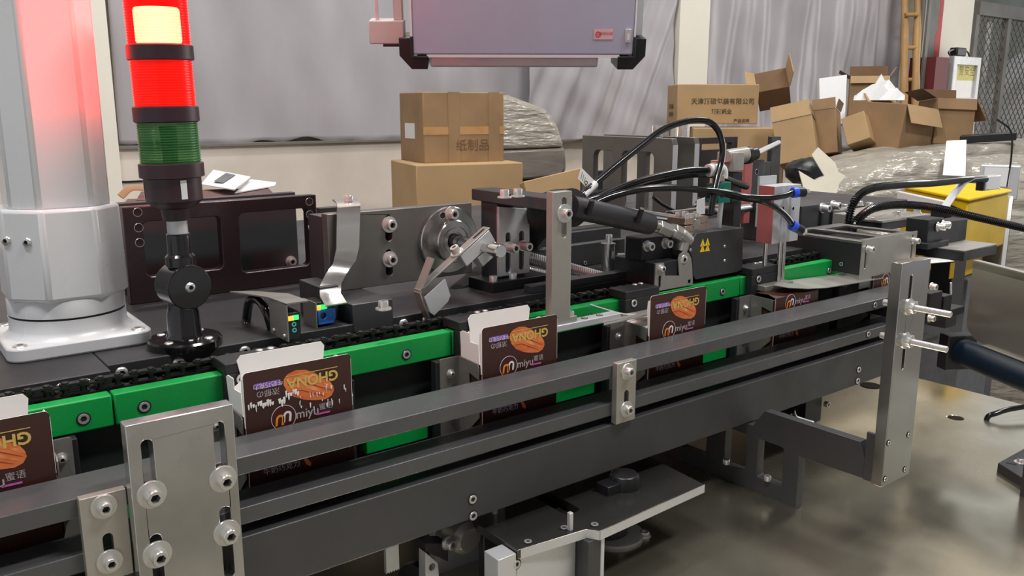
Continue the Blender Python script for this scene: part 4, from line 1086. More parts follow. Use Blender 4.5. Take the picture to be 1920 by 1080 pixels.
# body: long along depth; side seen at left is the narrow face
xl = P(1420, 400, y=.70).x; zt_, zb_ = P(1420, 348, y=.70).z, P(1417, 457, y=.70).z
xr = xl+.036
yn = P(1450, 400, x=xl).y; print('near y', yn)
yn = .672; yf_ = .700
xa = P(1450, 400, y=yn).x; xb = P(1499, 400, y=yn).x
zt_ = P(1450, 350, y=yn).z; zb_ = P(1448, 458, y=yn).z
yf_ = P(1420, 400, x=xa).y; print('cyl', xa, xb, zt_, zb_, yf_)
g = G(); gr = .0016; W_ = xb-xa
prof = [(xa, yf_), (xa, yn), (xa+W_*.28, yn), (xa+W_*.30, yn+gr), (xa+W_*.36, yn+gr), (xa+W_*.38, yn), (xa+W_*.55, yn), (xa+W_*.57, yn+gr*1.6), (xa+W_*.64, yn+gr*1.6), (xa+W_*.66, yn), (xb, yn), (xb, yf_)]
g.plateZ(prof, [], zb_, zt_); o = part('body', g, [M['satin'], M['dull_red']], t, .0005)
for p in o.data.polygons: p.material_index = 1 if p.normal.x < -.7 and abs(p.center.x-xa) < .0004 else 0  # only the left face takes the dull red colour
g = G(); g.box(xa+.002, xa+.038, yf_+.0005, yf_+.004, zb_+.02, zt_+.011); part('mount_plate', g, M['satin'], t)
for px, py in ((1468, 391), (1487, 391)): screw(t, (P(px, py, y=yn).x, yn, P(px, py, y=yn).z), (0, -1, 0), .0024, None, 'hole')
for px in (1436, 1456, 1470):
    v0 = P(px, 458, y=yn+.012); zf = P(px-4, 528, y=yn+.012).z
    g = G(); g.cyl((v0.x, yn+.012 if px != 1456 else yn+.006, zf), (v0.x, yn+.012 if px != 1456 else yn+.006, zb_+.001), .0030); part('guide_rod', g, M['chrome'], t, smooth=True)
a = P(1418, 533, y=yn); b = P(1480, 527, y=yn)
zf = P(1440, 528, y=yn+.012).z
g = G(); g.box(P(1436, 535, y=yn).x-.008, P(1470, 535, y=yn).x+.012, yn-.006, yf_-.0, zf-.0075, zf); part('press_plate', g, M['dull'], t, .0008)
g = G(); g.box(P(1436, 535, y=yn).x-.002, P(1470, 535, y=yn).x+.002, yn-.002, yf_-.003, zf-.0135, zf-.0075); part('press_pad', g, M['dark'], t, .0008)
for px, py in ((1490, 361), (1488, 424)):
    c = P(px, py, y=.660); ex = Vector((1, -.25, -.02 if py < 400 else -.5)).normalized()
    g = G(); g.cyl(c-ex*.004, c+ex*.004, .0068); part('push_fit', g, M['collar'], t, smooth=True)
    g = G(); g.cyl(c+ex*.003, c+ex*.016, .0062); part('fitting_body', g, M['black'], t, smooth=True)
    g = G(); g.cyl(c+ex*.015, c+ex*.022, .0048, seg=6); part('brass_thread', g, M['bolt'], t)
fin(t)
# ================================================================== bent cover sheet and U shaped cover plate
t = thing('bent_cover_sheet', 'thin bent steel sheet sweeping over the closed carton towards the right', 'sheet')
y = .66
def edge(pts, y_): return [P(px, py, y=y_) for px, py in pts]
near = [P(1450, 534, y=.655), P(1478, 539, y=.645), P(1515, 541, y=.640), P(1550, 539, y=.640), P(1600, 531, y=.640), P(1657, 521, y=.640)]
far = [P(1462, 528, y=.68), P(1490, 524, y=.686), P(1520, 520, y=.688), P(1545, 517, y=.688), P(1590, 509, y=.688), P(1628, 502, y=.688)]
g = G()
ra = [g.bm.verts.new(v) for v in near]; rb = [g.bm.verts.new(v) for v in far]; rc = [g.bm.verts.new(v-Vector((0, 0, .0009))) for v in near]; rd = [g.bm.verts.new(v-Vector((0, 0, .0009))) for v in far]
for i in range(len(near)-1):
    for u, w in ((ra, rb), (rb, rd), (rd, rc), (rc, ra)): g.bm.faces.new((u[i], u[i+1], w[i+1], w[i]))
g.bm.faces.new((ra[0], rb[0], rd[0], rc[0])); g.bm.faces.new((ra[-1], rc[-1], rd[-1], rb[-1]))
part('sheet', g, M['ground'], t, smooth=True); fin(t)
t = thing('box_cover_plate', 'boxed steel cover with cut windows and slotted front sheet at the right', 'cover')
y = .645
a = P(1613, 460, y=y); b = P(1718, 437, y=y)
q = lambda px, py: XZ(px, py, y)
zt_ = P(1618, 451, y=y).z; zb_ = P(1611, 546, y=y).z
zt_, zb_ = (zt_ + P(1718, 433, y=y).z)/2, (zb_ + P(1665, 526, y=y).z)/2
x0_, x1_ = P(1614, 500, y=y).x, P(1717, 470, y=y).x
g = G(); g.plateY([(x0_, zb_), (x1_, zb_), (x1_, zt_), (x0_, zt_)], [slot(q(1623, 480)[0], q(1622, 504)[1], q(1627, 458)[1], .0035), slot(q(1709, 470)[0], zb_+.006, q(1709, 440)[1], .0035)], y, y+.0015); part('front_sheet', g, M['ground'], t)
for px, py in ((1627, 467), (1712, 451)): screw(t, (P(px, py, y=y).x, y, P(px, py, y=y).z), (0, -1, 0), .0045, .008, 'cap', .006)
yb_ = .735
g = G(); xz0 = x0_-.0
def zq(px, py): v = P(px, py, z=zt_-.002); return (v.x, v.y)
top = [(x0_, y+.002), (x1_, y+.002), (x1_, .79), (x0_-.02, .80), (x0_-.01, .72), (x0_-.002, .69)]
w1 = [zq(1545, 439), zq(1580, 434), zq(1650, 445), zq(1612, 450)]; w2 = [zq(1628, 434), zq(1668, 428), zq(1712, 432), zq(1672, 440)]
p0, p1, p2, p3 = zq(1500, 441), zq(1572, 428), (x1_, y+.0016), (x0_, y+.0016)
top = [(x0_, y+.0016), (x1_, y+.0016), (x1_, .775), (x0_+.0, .775)]
def inner(a0, a1, b0, b1): return [(a0, b0), (a1, b0), (a1, b1), (a0, b1)]
g.plateZ(top, [inner(x0_+.014, x0_+.062, y+.014, .765), inner(x0_+.076, x1_-.012, y+.02, .755)], zt_-.006, zt_-.002); part('top_sheet', g, M['grey_plate'], t, .0006)
g = G(); g.box(x0_, x0_+.004, y+.0016, .775, zb_+.02, zt_-.006); part('side_sheet', g, M['darker'], t)
screw(t, (x0_, .675, zb_+.032), (-1, 0, 0), .003, None, 'flush')
g = G(); g.box(x0_+.03, x1_, .70, .775, -.236, zt_-.02); part('inner_block', g, M['darker'], t)
fin(t)
# ================================================================== blocks and clamps right of the press cylinder
def block(name, label, cat, y, a, b, dep, zb_, m='dark', extra=None):
    t = thing(name, label, cat)
    p, q = P(*a, y=y), P(*b, y=y)
    g = G(); g.box(min(p.x, q.x), max(p.x, q.x), y, y+dep, zb_, max(p.z, q.z)); part('body', g, M[m], t, .001)
    if extra: extra(t, y, max(p.z, q.z), min(p.x, q.x), max(p.x, q.x))
    return fin(t)
def ex(t, y, z, xa, xb):
    for px, py in ((1541, 390), (1561, 385)):
        v = P(px, py, y=y); screw(t, (v.x, y, v.z), (0, -1, 0), .0062, .012, 'cap', .0085, .0025)
    g = G(); 
    for px in (1537, 1558):
        v = P(px, 410, y=y); g.box(v.x-.004, v.x+.004, y-.0004, y, v.z-.012, v.z+.010)
    part('slot_recess', g, M['hole'], t)
    g = G(); g.box(xa-.01, xb+.05, y-.004, y+.06, -.2085, -.196); part('base', g, M['darker'], t, .001)
    g = G(); v = P(1567, 395, y=y+.02); g.cyl((v.x-.01, y+.02, v.z), (v.x+.03, y+.02, v.z), .004); part('adjust_rod', g, M['bolt'], t, smooth=True)
    screw(t, (v.x+.03, y+.02, v.z), (1, -.6, 0), .006, .006, 'nut')
block('clamp_block', 'dark clamp block with two bright cap screws right of the press cylinder', 'block', .80, (1502, 428), (1563, 380), .05, -.2078, 'dark', ex)
t = thing('grey_slide_plate', 'light grey slide plate with bolts lying behind the clamp block', 'plate')
zp = -.188
a, b, c, d_ = P(1560, 399, z=zp), P(1640, 384, z=zp), P(1700, 388, z=zp), P(1640, 408, z=zp)
g = G(); g.plateZ([(a.x, a.y), (d_.x, d_.y), (c.x, c.y), (b.x, b.y)], [], zp-.0195, zp); part('plate', g, M['ground'], t, .001)
for px, py in ((1583, 391), (1611, 385), (1630, 388)): screw(t, P(px, py, z=zp), (0, 0, 1), .0062, .007, 'cap', .008)
fin(t)
def ex2(t, y, z, xa, xb):
    g = G(); g.box(xa-.002, xb+.004, y-.002, y+.045, z, z+.004); part('bright_lid', g, M['ground'], t, .0006)
    for px, py in ((1669, 403), (1700, 397)):
        v = P(px, py, z=z+.004); screw(t, (min(max(v.x, xa+.008), xb-.004), y+.02, z+.004), (0, 0, 1), .006, .007, 'cap', .008)
block('lidded_block', 'dark block with a bright lid and two cap screws behind the boxed cover', 'block', .765, (1653, 425), (1741, 405), .045, -.2078, 'darker', ex2)
t = thing('support_slab', 'dark slab with a bright top beside the boxed cover at the right', 'slab')
zs = -.212
c0, c1, c2, c3 = P(1809, 471, z=zs), P(1868, 457, z=zs), P(1783, 447, z=zs), P(1718, 458, z=zs)
xa, xb, ya, yb_ = (c0.x+c3.x)/2, c1.x, (c0.y+c1.y)/2, (c2.y+c3.y)/2
g = G(); g.box(xa, xb, ya, yb_, zs-.016, zs-.0012); part('slab', g, M['darker'], t, .001)
g = G(); g.box(xa, xb, ya, yb_, zs-.0012, zs); part('bright_top', g, M['ground'], t)
g = G(); g.box(xa+.012, xa+.055, ya+.02, yb_-.02, -.315, zs-.016); g.box(1.15, xa+.03, ya+.06, ya+.09, -.315, -.29); part('column', g, M['black'], t, .001)
g = G(); a = P(1765, 497, y=ya+.0195); b = P(1784, 522, y=ya+.0195); g.box(xa+.0035, xa+.0165, ya+.0195, ya+.0205, b.z, a.z); part('yellow_sticker', g, M['yellow'], t)
fin(t)
t = thing('tilted_clamp', 'dark clamp block with two tilted bright screws on the slab at the right', 'clamp')
y = ya+.045; a, b = P(1738, 452, y=y), P(1770, 408, y=y)
g = G(); g.box(a.x, b.x, y, y+.035, zs, b.z); part('body', g, M['darker'], t, .001)
g = G(); g.box(a.x-.008, b.x+.012, y-.006, y+.04, zs, zs+.009); part('base', g, M['darker'], t, .0008)
for px, py in ((1757, 425), (1775, 420)): 
    v = P(px, py, y=y); screw(t, (min(v.x, b.x-.004), y, v.z), (.25, -1, 0), .0058, .010, 'cap', .0075, .002)
g = G(); a2, b2 = P(1781, 446, y=y), P(1822, 412, y=y); g.box(b.x+.004, b2.x, y+.006, y+.03, zs, P(1800, 414, y=y).z); part('side_block', g, M['darker'], t, .001)
fin(t)
t = thing('guide_clamp', 'dark clamp with small screws and threaded pin behind the tall slotted post', 'clamp')
y = .47
for (a, b, dp) in (((1742, 595), (1768, 545), .03), ((1768, 590), (1786, 552), .02)):
    p, q = P(*a, y=y), P(*b, y=y); g = G(); g.box(p.x, q.x, y, y+dp, p.z, q.z); part('jaw', g, M['darker'], t, .0008)
for px, py in ((1746, 537), (1742, 596)): screw(t, P(px, py, y=y), (0, -1, 0), .0036, .005, 'cap', .0048)
p, q = P(1745, 600, y=y), P(1800, 585, y=y); g = G(); g.box(p.x, q.x+.02, y+.004, y+.05, p.z-.006, p.z+.003); part('bar', g, M['darker'], t, .0008)
g = G(); p = P(1775, 600, y=y+.05); g.box(p.x, p.x+.03, y+.051, ya+.05, p.z-.012, p.z+.004); part('arm', g, M['darker'], t, .0008)
g = G(); g.cyl(P(1783, 552, y=y), P(1783, 530, y=y), .0012); part('pin', g, M['satin'], t, smooth=True)
fin(t)
t = thing('white_card_sheet', 'thin white card lying under the bright slab behind the tall post', 'card')
zc = zs-.0165
g = G(); g.plateZ([tuple(P(*q, z=zc).xy) for q in ((1712, 484), (1745, 478), (1789, 489), (1730, 494))], [], zc-.001, zc); part('card', g, M['card'], t); fin(t)

# outfeed: steel hopper, blue roller
t = thing('steel_hopper', 'brushed stainless curved hopper above the dark blue roller at the right edge', 'hopper')
zt_, zb_ = -.2, -.303
a = P(1829, 490, z=zt_); d1 = (P(1960, 523, z=zt_) - a); d1.z = 0; L = d1.length; d1.normalize(); n1 = Vector((-d1.y, d1.x, 0))*-1
if n1.dot(RT) < 0: n1 = -n1
def pt(u, w, z): return a + d1*u + n1*w + Vector((0, 0, z-zt_))
def onface(px, py):
    r = FW + RT*((px-960)/FPX) - UP*((py-540)/FPX); return r*(a.dot(n1)/r.dot(n1))
zb_ = onface(1850, 646).z; uc = (onface(1850, 646)-a).dot(d1)
g = G(); L2 = L+.02
outl = [(0, zt_), (L2, zt_), (L2, zb_), (uc, zb_)] + [(uc*(1-math.sin(R(15*k))), zb_+.022*(1-math.cos(R(15*k)))) for k in range(1, 6)] + [(0, zb_+.024)]
g.prism(outl, [], lambda u, z, q: pt(u, -q, z), 0, .003)
M['hopper'] = mat('hopper_steel', s(206, 200, 186), .32, .85, .18, 3, .1, .02, 30)
part('shell', g, M['hopper'], t, smooth=True)
g = G(); v = [pt(u, w, z) for u in (-.001, L+.02) for w in (-.003, .0055) for z in (zt_-.009, zt_+.002)]
v = [g.bm.verts.new(q) for q in v]
for f in ((0, 1, 3, 2), (4, 6, 7, 5), (0, 4, 5, 1), (2, 3, 7, 6), (0, 2, 6, 4), (1, 5, 7, 3)): g.bm.faces.new([v[i] for i in f])
part('rim', g, M['ground'], t, .0006)
fin(t)
t = thing('blue_roller', 'dark blue rubber roller in a black end bracket at the right edge', 'roller')
zr = -.322; p0 = P(1806, 660, z=zr); p1 = p0 + d1*(L+.05)
M['roller'] = mat('blue_rubber', s(10, 28, 44), .4, 0, .15, 60, .06)
g = G(); g.cyl(p0, p1, .0175, seg=36); part('roller', g, M['roller'], t, smooth=True)
e = P(1790, 655, z=zr)
g = G(); rot = Matrix.Rotation(math.atan2(d1.y, d1.x), 3, 'Z')
g.box(p0.x-.022, p0.x-.002, p0.y-.022, p0.y+.022, zr-.026, zr+.022, rot, (p0.x, p0.y, zr)); part('end_bracket', g, M['darker'], t, .002)
screw(t, p0 - d1*.022, -d1, .003, .004, 'cap')
g = G(); w0 = (p0-a).dot(n1)
v = [g.bm.verts.new(pt(u, w, z)) for u in (uc, L+.03) for w in (-.002, w0-.002) for z in (zb_-.0012, zb_-.0002)]
for f in ((0, 1, 3, 2), (4, 6, 7, 5), (0, 4, 5, 1), (2, 3, 7, 6), (0, 2, 6, 4), (1, 5, 7, 3)): g.bm.faces.new([v[i] for i in f])
part('bright_shelf', g, M['ground'], t)
q_ = p0 + d1*(L+.05)
g = G(); g.box(q_.x-.03, q_.x+.0, q_.y-.01, q_.y+.02, FL if q_.x > 1.39 else TZ, zr-.0); part('stand', g, M['darker'], t)
fin(t)
t = thing('corner_foot_block', 'black slotted foot block with a washered screw at the lower right edge', 'block')
c = P(1870, 880, z=TZ); zt_ = TZ+.012
rotb = Matrix.Rotation(math.atan2(d1.y, d1.x), 3, 'Z')
a0, a1, a2 = P(1871, 868, z=zt_), P(1932, 905, z=zt_), P(1925, 838, z=zt_)
a3 = a1 + (a2-a0)
g = G(); g.plateZ([tuple(v.xy) for v in (a0, a1, a3, a2)], [], TZ, zt_); part('block', g, M['darker'], t, .0008)
v = P(1913, 868, z=zt_); screw(t, v, (0, 0, 1), .0042, .004, 'button', .0075)
g = G(); k = P(1897, 867, z=zt_); g.tube([P(1886, 868, z=zt_), P(1904, 872, z=zt_)], .0013, 8, sub=1, flat=.3); part('slot_mark', g, M['hole'], t)
fin(t)
t = thing('floor_cable', 'black cable coming out of the round hole in the steel table', 'cable')
g = G(); g.tube([P(1850, 783, z=TZ+.002) - Vector((0, 0, .016)), P(1852, 782, z=TZ+.004), P(1868, 775, z=TZ+.010), P(1890, 768, z=TZ+.014), P(1925, 762, z=TZ+.016)], .0038, 12); part('cable', g, M['hose'], t, smooth=True); fin(t)
# ribbed hoses and sensor strip at the right
hose('ribbed_hose', 'black ribbed hose rising behind the boxed cover to the white sensor box', [P(1590, 432, y=.80), P(1592, 408, y=.80), P(1603, 376, y=.80), P(1630, 355, y=.80), P(1680, 347, y=.80), P(1750, 343, y=.80), P(1810, 337, y=.80), P(1848, 336, y=.80)], .0062, 'hose', ribs=.004)
hose('ribbed_hose', 'black ribbed hose sweeping low across the yellow crate to the right edge', [P(1598, 432, y=.77), P(1610, 410, y=.77), P(1640, 390, y=.77), P(1690, 384, y=.76), P(1750, 389, y=.74), P(1830, 407, y=.70), P(1960, 437, y=.64)], .0062, 'hose', ribs=.004)
t = thing('sensor_box', 'small white sensor box on a bent flat steel strip at the upper right', 'sensor')
y = .80; a, b = P(1848, 358, y=y), P(1878, 328, y=y)
g = G(); g.box(a.x, b.x, y, y+.02, a.z, b.z); part('housing', g, M['white'], t, .002)
g = G(); g.box(a.x-.006, a.x, y+.003, y+.018, a.z, b.z-.006); part('black_side', g, M['black'], t, .001)
for px in (1853, 1874): screw(t, P(px, 354, y=y), (0, -1, 0), .002, .001, 'button')
g = G(); g.strip([P(1768, 393, y=.80), P(1787, 366, y=.80), P(1806, 342, y=.80), P(1822, 333, y=.80), P(1850, 331, y=.80)], (.0, .014, .004), .0009); part('flat_strip', g, M['satin'], t, smooth=True)
g = G(); p = P(1770, 392, y=.80); g.box(p.x-.01, p.x+.02, .78, .82, -.212, p.z); part('strip_foot', g, M['darker'], t)
fin(t)
# yellow crate
t = thing('yellow_crate', 'yellow plastic crate with a white handle bar standing behind the right of the machine', 'crate')
dp = 1.9
M['yellow_dark'] = mat('scuffed_yellow', s(214, 176, 6), .55, 0, .25, 7, .05, spec=.15)
c = P(1815, 378, d=dp); l = P(1694, 364, d=dp*1.16); r_ = P(1893, 362, d=dp*1.10)
h = .62; hz_ = c.z
u1 = Vector((l.x-c.x, l.y-c.y, 0)); u2 = Vector((r_.x-c.x, r_.y-c.y, 0)); print('crate', u1.length, u2.length, c)
def hexa(g, o_, e1, e2, z0_, z1_):
    v = [g.bm.verts.new(o_ + e1*i + e2*j + Vector((0, 0, k-o_.z))) for i in (0, 1) for j in (0, 1) for k in (z0_, z1_)]
    for f in ((0, 1, 3, 2), (4, 6, 7, 5), (0, 4, 5, 1), (2, 3, 7, 6), (0, 2, 6, 4), (1, 5, 7, 3)): g.bm.faces.new([v[i] for i in f])
    return g
part('body', hexa(G(), c, u1, u2, hz_-.13, hz_), M['yellow_dark'], t, .006)
part('lower_shell', hexa(G(), c+u1*.12+u2*.12, u1*.76, u2*.6, hz_-.19, hz_-.131), M['yellow_dark'], t, .004)
part('grey_base', hexa(G(), c+u1*.05+u2*.3, u1*.9, u2*.75, -EYE, hz_-.191), M['foam'], t, .004)
part('grey_side', hexa(G(), c+u2*1.0, u1*.8, u2*.12, hz_-.2, hz_-.01), M['white'], t, .003)
o2 = c - u2.normalized()*.012
part('handle_bar', hexa(G(), o2 - u2.normalized()*.012 + u1*.2, u1*.85, u2.normalized()*.014, hz_-.028, hz_-.006), M['white'], t, .003)
g = G(); nf = u2.normalized()*-1
g.prism([(.0, -.02), (.17, -.015), (.16, -.05), (.07, -.075), (.06, -.10), (.0, -.105)], [], lambda a_, b_, q_: c + u1*(a_*1.1+.04) + nf*q_ + Vector((0, 0, b_)), .0, .004); part('dark_cutout', g, M['black'], t)
part('lid', hexa(G(), c-u1*.02-u2*.02, u1*1.04, u2*1.04, hz_, hz_+.008), M['yellow'], t, .003)
fin(t)
# ================================================================== things under the beam
M['plate_dark'] = mat('beam_darkened_plate', s(112, 110, 106), .25, .9, .15, 14, .08)  # darkness of the reflected beam put into the plate colour
t = thing('lower_steel_plate', 'steel plate with an angled front edge and a square hole below the front beam', 'plate')
zp = -.385
pl = [P(*q, z=zp) for q in ((1321, 908), (1125, 996), (1100, 992), (976, 1030))]
out = [(pl[0].x, pl[0].y), (pl[0].x+.008, .64), (pl[0].x+.008, .70), (pl[3].x-.003, .70), (pl[3].x-.003, pl[3].y), (pl[3].x, pl[3].y), (pl[2].x, pl[2].y), (pl[1].x, pl[1].y)]
hx = [P(*q, z=zp) for q in ((1012, 938), (1062, 966), (1091, 955))]
g = G(); g.plateZ(out, [rrect(hx[0].x, hx[2].x, hx[1].y, .64, .005)], zp-.009, zp); part('plate', g, M['plate_dark'], t, .0006)
g = G()
for (a_, b_) in ((pl[3], pl[2]), (pl[2], pl[1]), (pl[1], pl[0])):
    n_ = Vector((b_.y-a_.y, a_.x-b_.x, 0)).normalized()*.0004
    g.quad(a_+n_, b_+n_, b_+n_-Vector((0, 0, .009)), a_+n_-Vector((0, 0, .009)))
part('bright_edge', g, M['satin'], t)
for px, py in ((990, 1016), (1058, 990), (1115, 984)): screw(t, P(px, py, z=zp), (0, 0, 1), .0036, None, 'flush')
xf = pl[3].x
g = G(); g.box(xf-.003, pl[2].x-.004, pl[3].y+.002, pl[3].y+.014, TZ, zp-.0095); part('front_web', g, M['satin'], t, .0006)
g = G(); g.box(hx[0].x-.012, hx[2].x+.012, pl[3].y+.016, .66, TZ, zp-.0095); g.box(hx[0].x-.012, hx[2].x+.012, .66, .67, TZ, zp-.0095); part('hole_dark_box', g, M['black'], t)  # black box added under the plate so the square hole reads dark
g = G(); g.box(xf-.024, xf-.004, pl[3].y+.001, pl[3].y+.022, TZ, zp-.003); part('end_block', g, M['satin'], t, .0006)
screw(t, (P(968, 1058, y=pl[3].y+.002).x, pl[3].y+.002, P(968, 1058, y=pl[3].y+.002).z), (0, -1, 0), .0042, None, 'flush')
g = G(); g.box(pl[2].x-.0035, pl[2].x+.012, pl[1].y+.004, pl[1].y+.03, TZ, zp-.0095); part('dark_column', g, M['dark'], t, .0008)
g = G(); g.box(pl[2].x+.0122, pl[2].x+.0165, pl[1].y+.003, pl[1].y+.03, TZ, zp-.0095); part('bright_column', g, M['satin'], t, .0008)
fin(t)
t = thing('bright_upright_bar', 'thin bright upright bar rising behind the square hole of the lower plate', 'bar')
b0, b1 = P(1074, 1000, z=zp), P(1087, 1000, z=zp)
g = G(); g.box(b0.x, b0.x+.0042, b0.y+.004, b0.y+.0085, zp, -.3672); part('bar', g, M['satin'], t, .0006); fin(t)
t = thing('black_gear_motor', 'small black motor standing on the lower steel plate', 'motor')
m_ = P(1170, 912, z=zp)
g = G(); g.lathe((m_.x, m_.y, zp), (0, 0, 1), [(.016, 0), (.016, .010), (.0145, .0145), (.006, .0165)], 10); part('cap', g, M['black'], t, .001)
g = G(); g.box(m_.x-.03, m_.x-.012, m_.y-.008, m_.y+.01, zp, zp+.010); part('terminal', g, M['black'], t, .001); fin(t)
t = thing('flange_disc', 'pale round flange disc on the table under the lower plate', 'disc')
c = P(1150, 1002, z=TZ)
g = G(); g.lathe((c.x, c.y, TZ), (0, 0, 1), [(.032, 0), (.032, .003), (.031, .0035)], 40); part('disc', g, M['satin'], t, smooth=True)
g = G(); g.lathe((c.x-.004, c.y+.008, TZ+.0035), (0, 0, 1), [(.024, 0), (.024, .012), (.022, .014)], 32); part('hub', g, M['darker'], t, smooth=True)
for k in range(7):
    a_ = R(-80+22*k); screw(t, (c.x-.004+.0195*math.cos(a_), c.y+.008+.0195*math.sin(a_), TZ+.0175), (0, 0, 1), .0026, .003, 'cap')
fin(t)
t = thing('table_bolt', 'bright nut and stud on the table beside the pale flange disc', 'bolt')
v = P(1208, 1004, z=TZ); screw(t, (v.x, v.y, TZ), (0, 0, 1), .0055, .004, 'nut', .007, .001); fin(t)
# left low mechanism
t = thing('tie_rod', 'steel tie rod with a round ball eye hanging below the front beam', 'rod')
y = .6155
e = P(931, 1056, y=y)
g = G(); g.lathe((e.x, y, e.z), (0, 1, 0), [(.0095, 0), (.0105, .001), (.0105, .008), (.0095, .009)], 30); part('ball_eye', g, M['dull'], t, smooth=True)
g = G(); g.cyl((e.x-.002, y+.0045, e.z+.008), (P(926, 1000, y=y).x-.001, y+.0045, P(926, 1018, y=y).z), .0036); part('rod', g, M['satin'], t, smooth=True)
g = G(); v = P(926, 1016, y=y+.0045); g.cyl((v.x, y+.0045, v.z-.004), (v.x, y+.0045, v.z+.003), .0052, seg=6); part('lock_nut', g, M['bolt'], t)
g = G(); g.cyl((v.x, y+.0045, v.z+.002), (v.x+.003, y+.0045, -.345), .0032); part('thread', g, M['bolt'], t, smooth=True)
screw(t, (e.x+.003, y, e.z-.001), (0, -1, 0), .0042, .005, 'cap')
fin(t)
t = thing('bright_cover_blade', 'bent bright steel blade hanging beside the tie rod', 'plate')
y = .6275; g = G(); a, b = P(931, 1045, y=y), P(943, 962, y=y); g.box(a.x+.003, a.x+.011, y, y+.02, a.z, -.35)
part('blade', g, M['satin'], t, .001); a, b = P(944, 1000, y=y+.02), P(957, 955, y=y+.02); g = G(); g.box(a.x, b.x, y+.022, y+.026, a.z, -.35); part('warm_strip', g, M['steel'], t); fin(t)
t = thing('mechanism_plate', 'shiny steel mechanism plate with holes hanging under the front beam', 'plate')
y = .65
q = lambda px, py: XZ(px, py, y)
g = G(); g.plateY([q(815, 1090), q(945, 1070), (q(940, 985)[0], -.355), (q(818, 1030)[0], -.355)], [], y, y+.01); part('plate', g, M['satin'], t, .0006)
y = .6185; q = lambda px, py: XZ(px, py, y)
g = G(); g.plateY([q(798, 1100), q(824, 1092), q(822, 1056), q(798, 1036)], [disc(*q(811, 1063), .0036)], y, y+.012); part('corner_tab', g, M['satin'], t, .0005)
g = G(); g.plateY([q(800, 1036), q(843, 1056), q(843, 1020), q(800, 1020)], [], y+.002, y+.02); part('dark_block', g, M['darker'], t, .0005)
g = G(); c = P(878, 1010, y=y); g.lathe((c.x, y-.004, c.z), (0, 1, 0), [(.0115, 0), (.0165, .006), (.0165, .026)], 32); part('round_boss', g, M['dull'], t, smooth=True)
screw(t, P(838, 1017, y=y), (.2, -1, 0), .0052, .007, 'cap', .007, .002)
g = G(); g.plateY([q(905, 1100), q(932, 1090), q(928, 975), q(902, 985)], [], y-.004, y+.006); part('dark_arm', g, M['dark'], t, .0008)
fin(t)
t = thing('toothed_bright_bar', 'bright flat bar with a toothed lower end at the bottom of the picture', 'bar')
y = .64; a, b = P(725, 1077, y=y), P(748, 1040, y=y)
g = G(); tt = [(a.x + (b.x-a.x)*i/10, a.z + (.0015 if i % 2 else 0)) for i in range(11)]
g.plateY(tt + [(b.x, -.352), (a.x, -.352)], [], y, y+.004); part('bar', g, M['satin'], t); fin(t)
t = thing('cam_disc', 'dark disc seen edge-on under the front beam', 'disc')
g = G(); c = P(775, 1085, y=.64); g.lathe((c.x, .64, c.z-.004), (1, .4, 0), [(.018, 0), (.018, .008)], 40); part('disc', g, M['darker'], t, smooth=True); fin(t)
t = thing('hanging_wire_block', 'dark wiring block hanging under the beam beside the foot frame', 'block')
y = .64; a, b = P(1508, 800, y=y), P(1546, 755, y=y)
g = G(); g.box(a.x, b.x-.006, y, y+.03, a.z, -.3668); part('block', g, M['black'], t, .001)
screw(t, P(1547, 757, y=y), (0, -1, 0), .0042, .006, 'cap')
g = G(); g.tube([P(1482, 770, y=.63), P(1490, 785, y=.63), P(1520, 795, y=.63)], .006, 10); part('cable', g, M['hose'], t, smooth=True); fin(t)
t = thing('table_hole_grommet', 'round black cable hole in the steel table under the right end of the beam', 'grommet')
c = P(1632, 723, z=TZ); g = G(); g.lathe((c.x, c.y, TZ+.0002), (0, 0, 1), [(.016, 0), (.016, .0006)], 32); part('ring', g, M['hole'], t); fin(t)
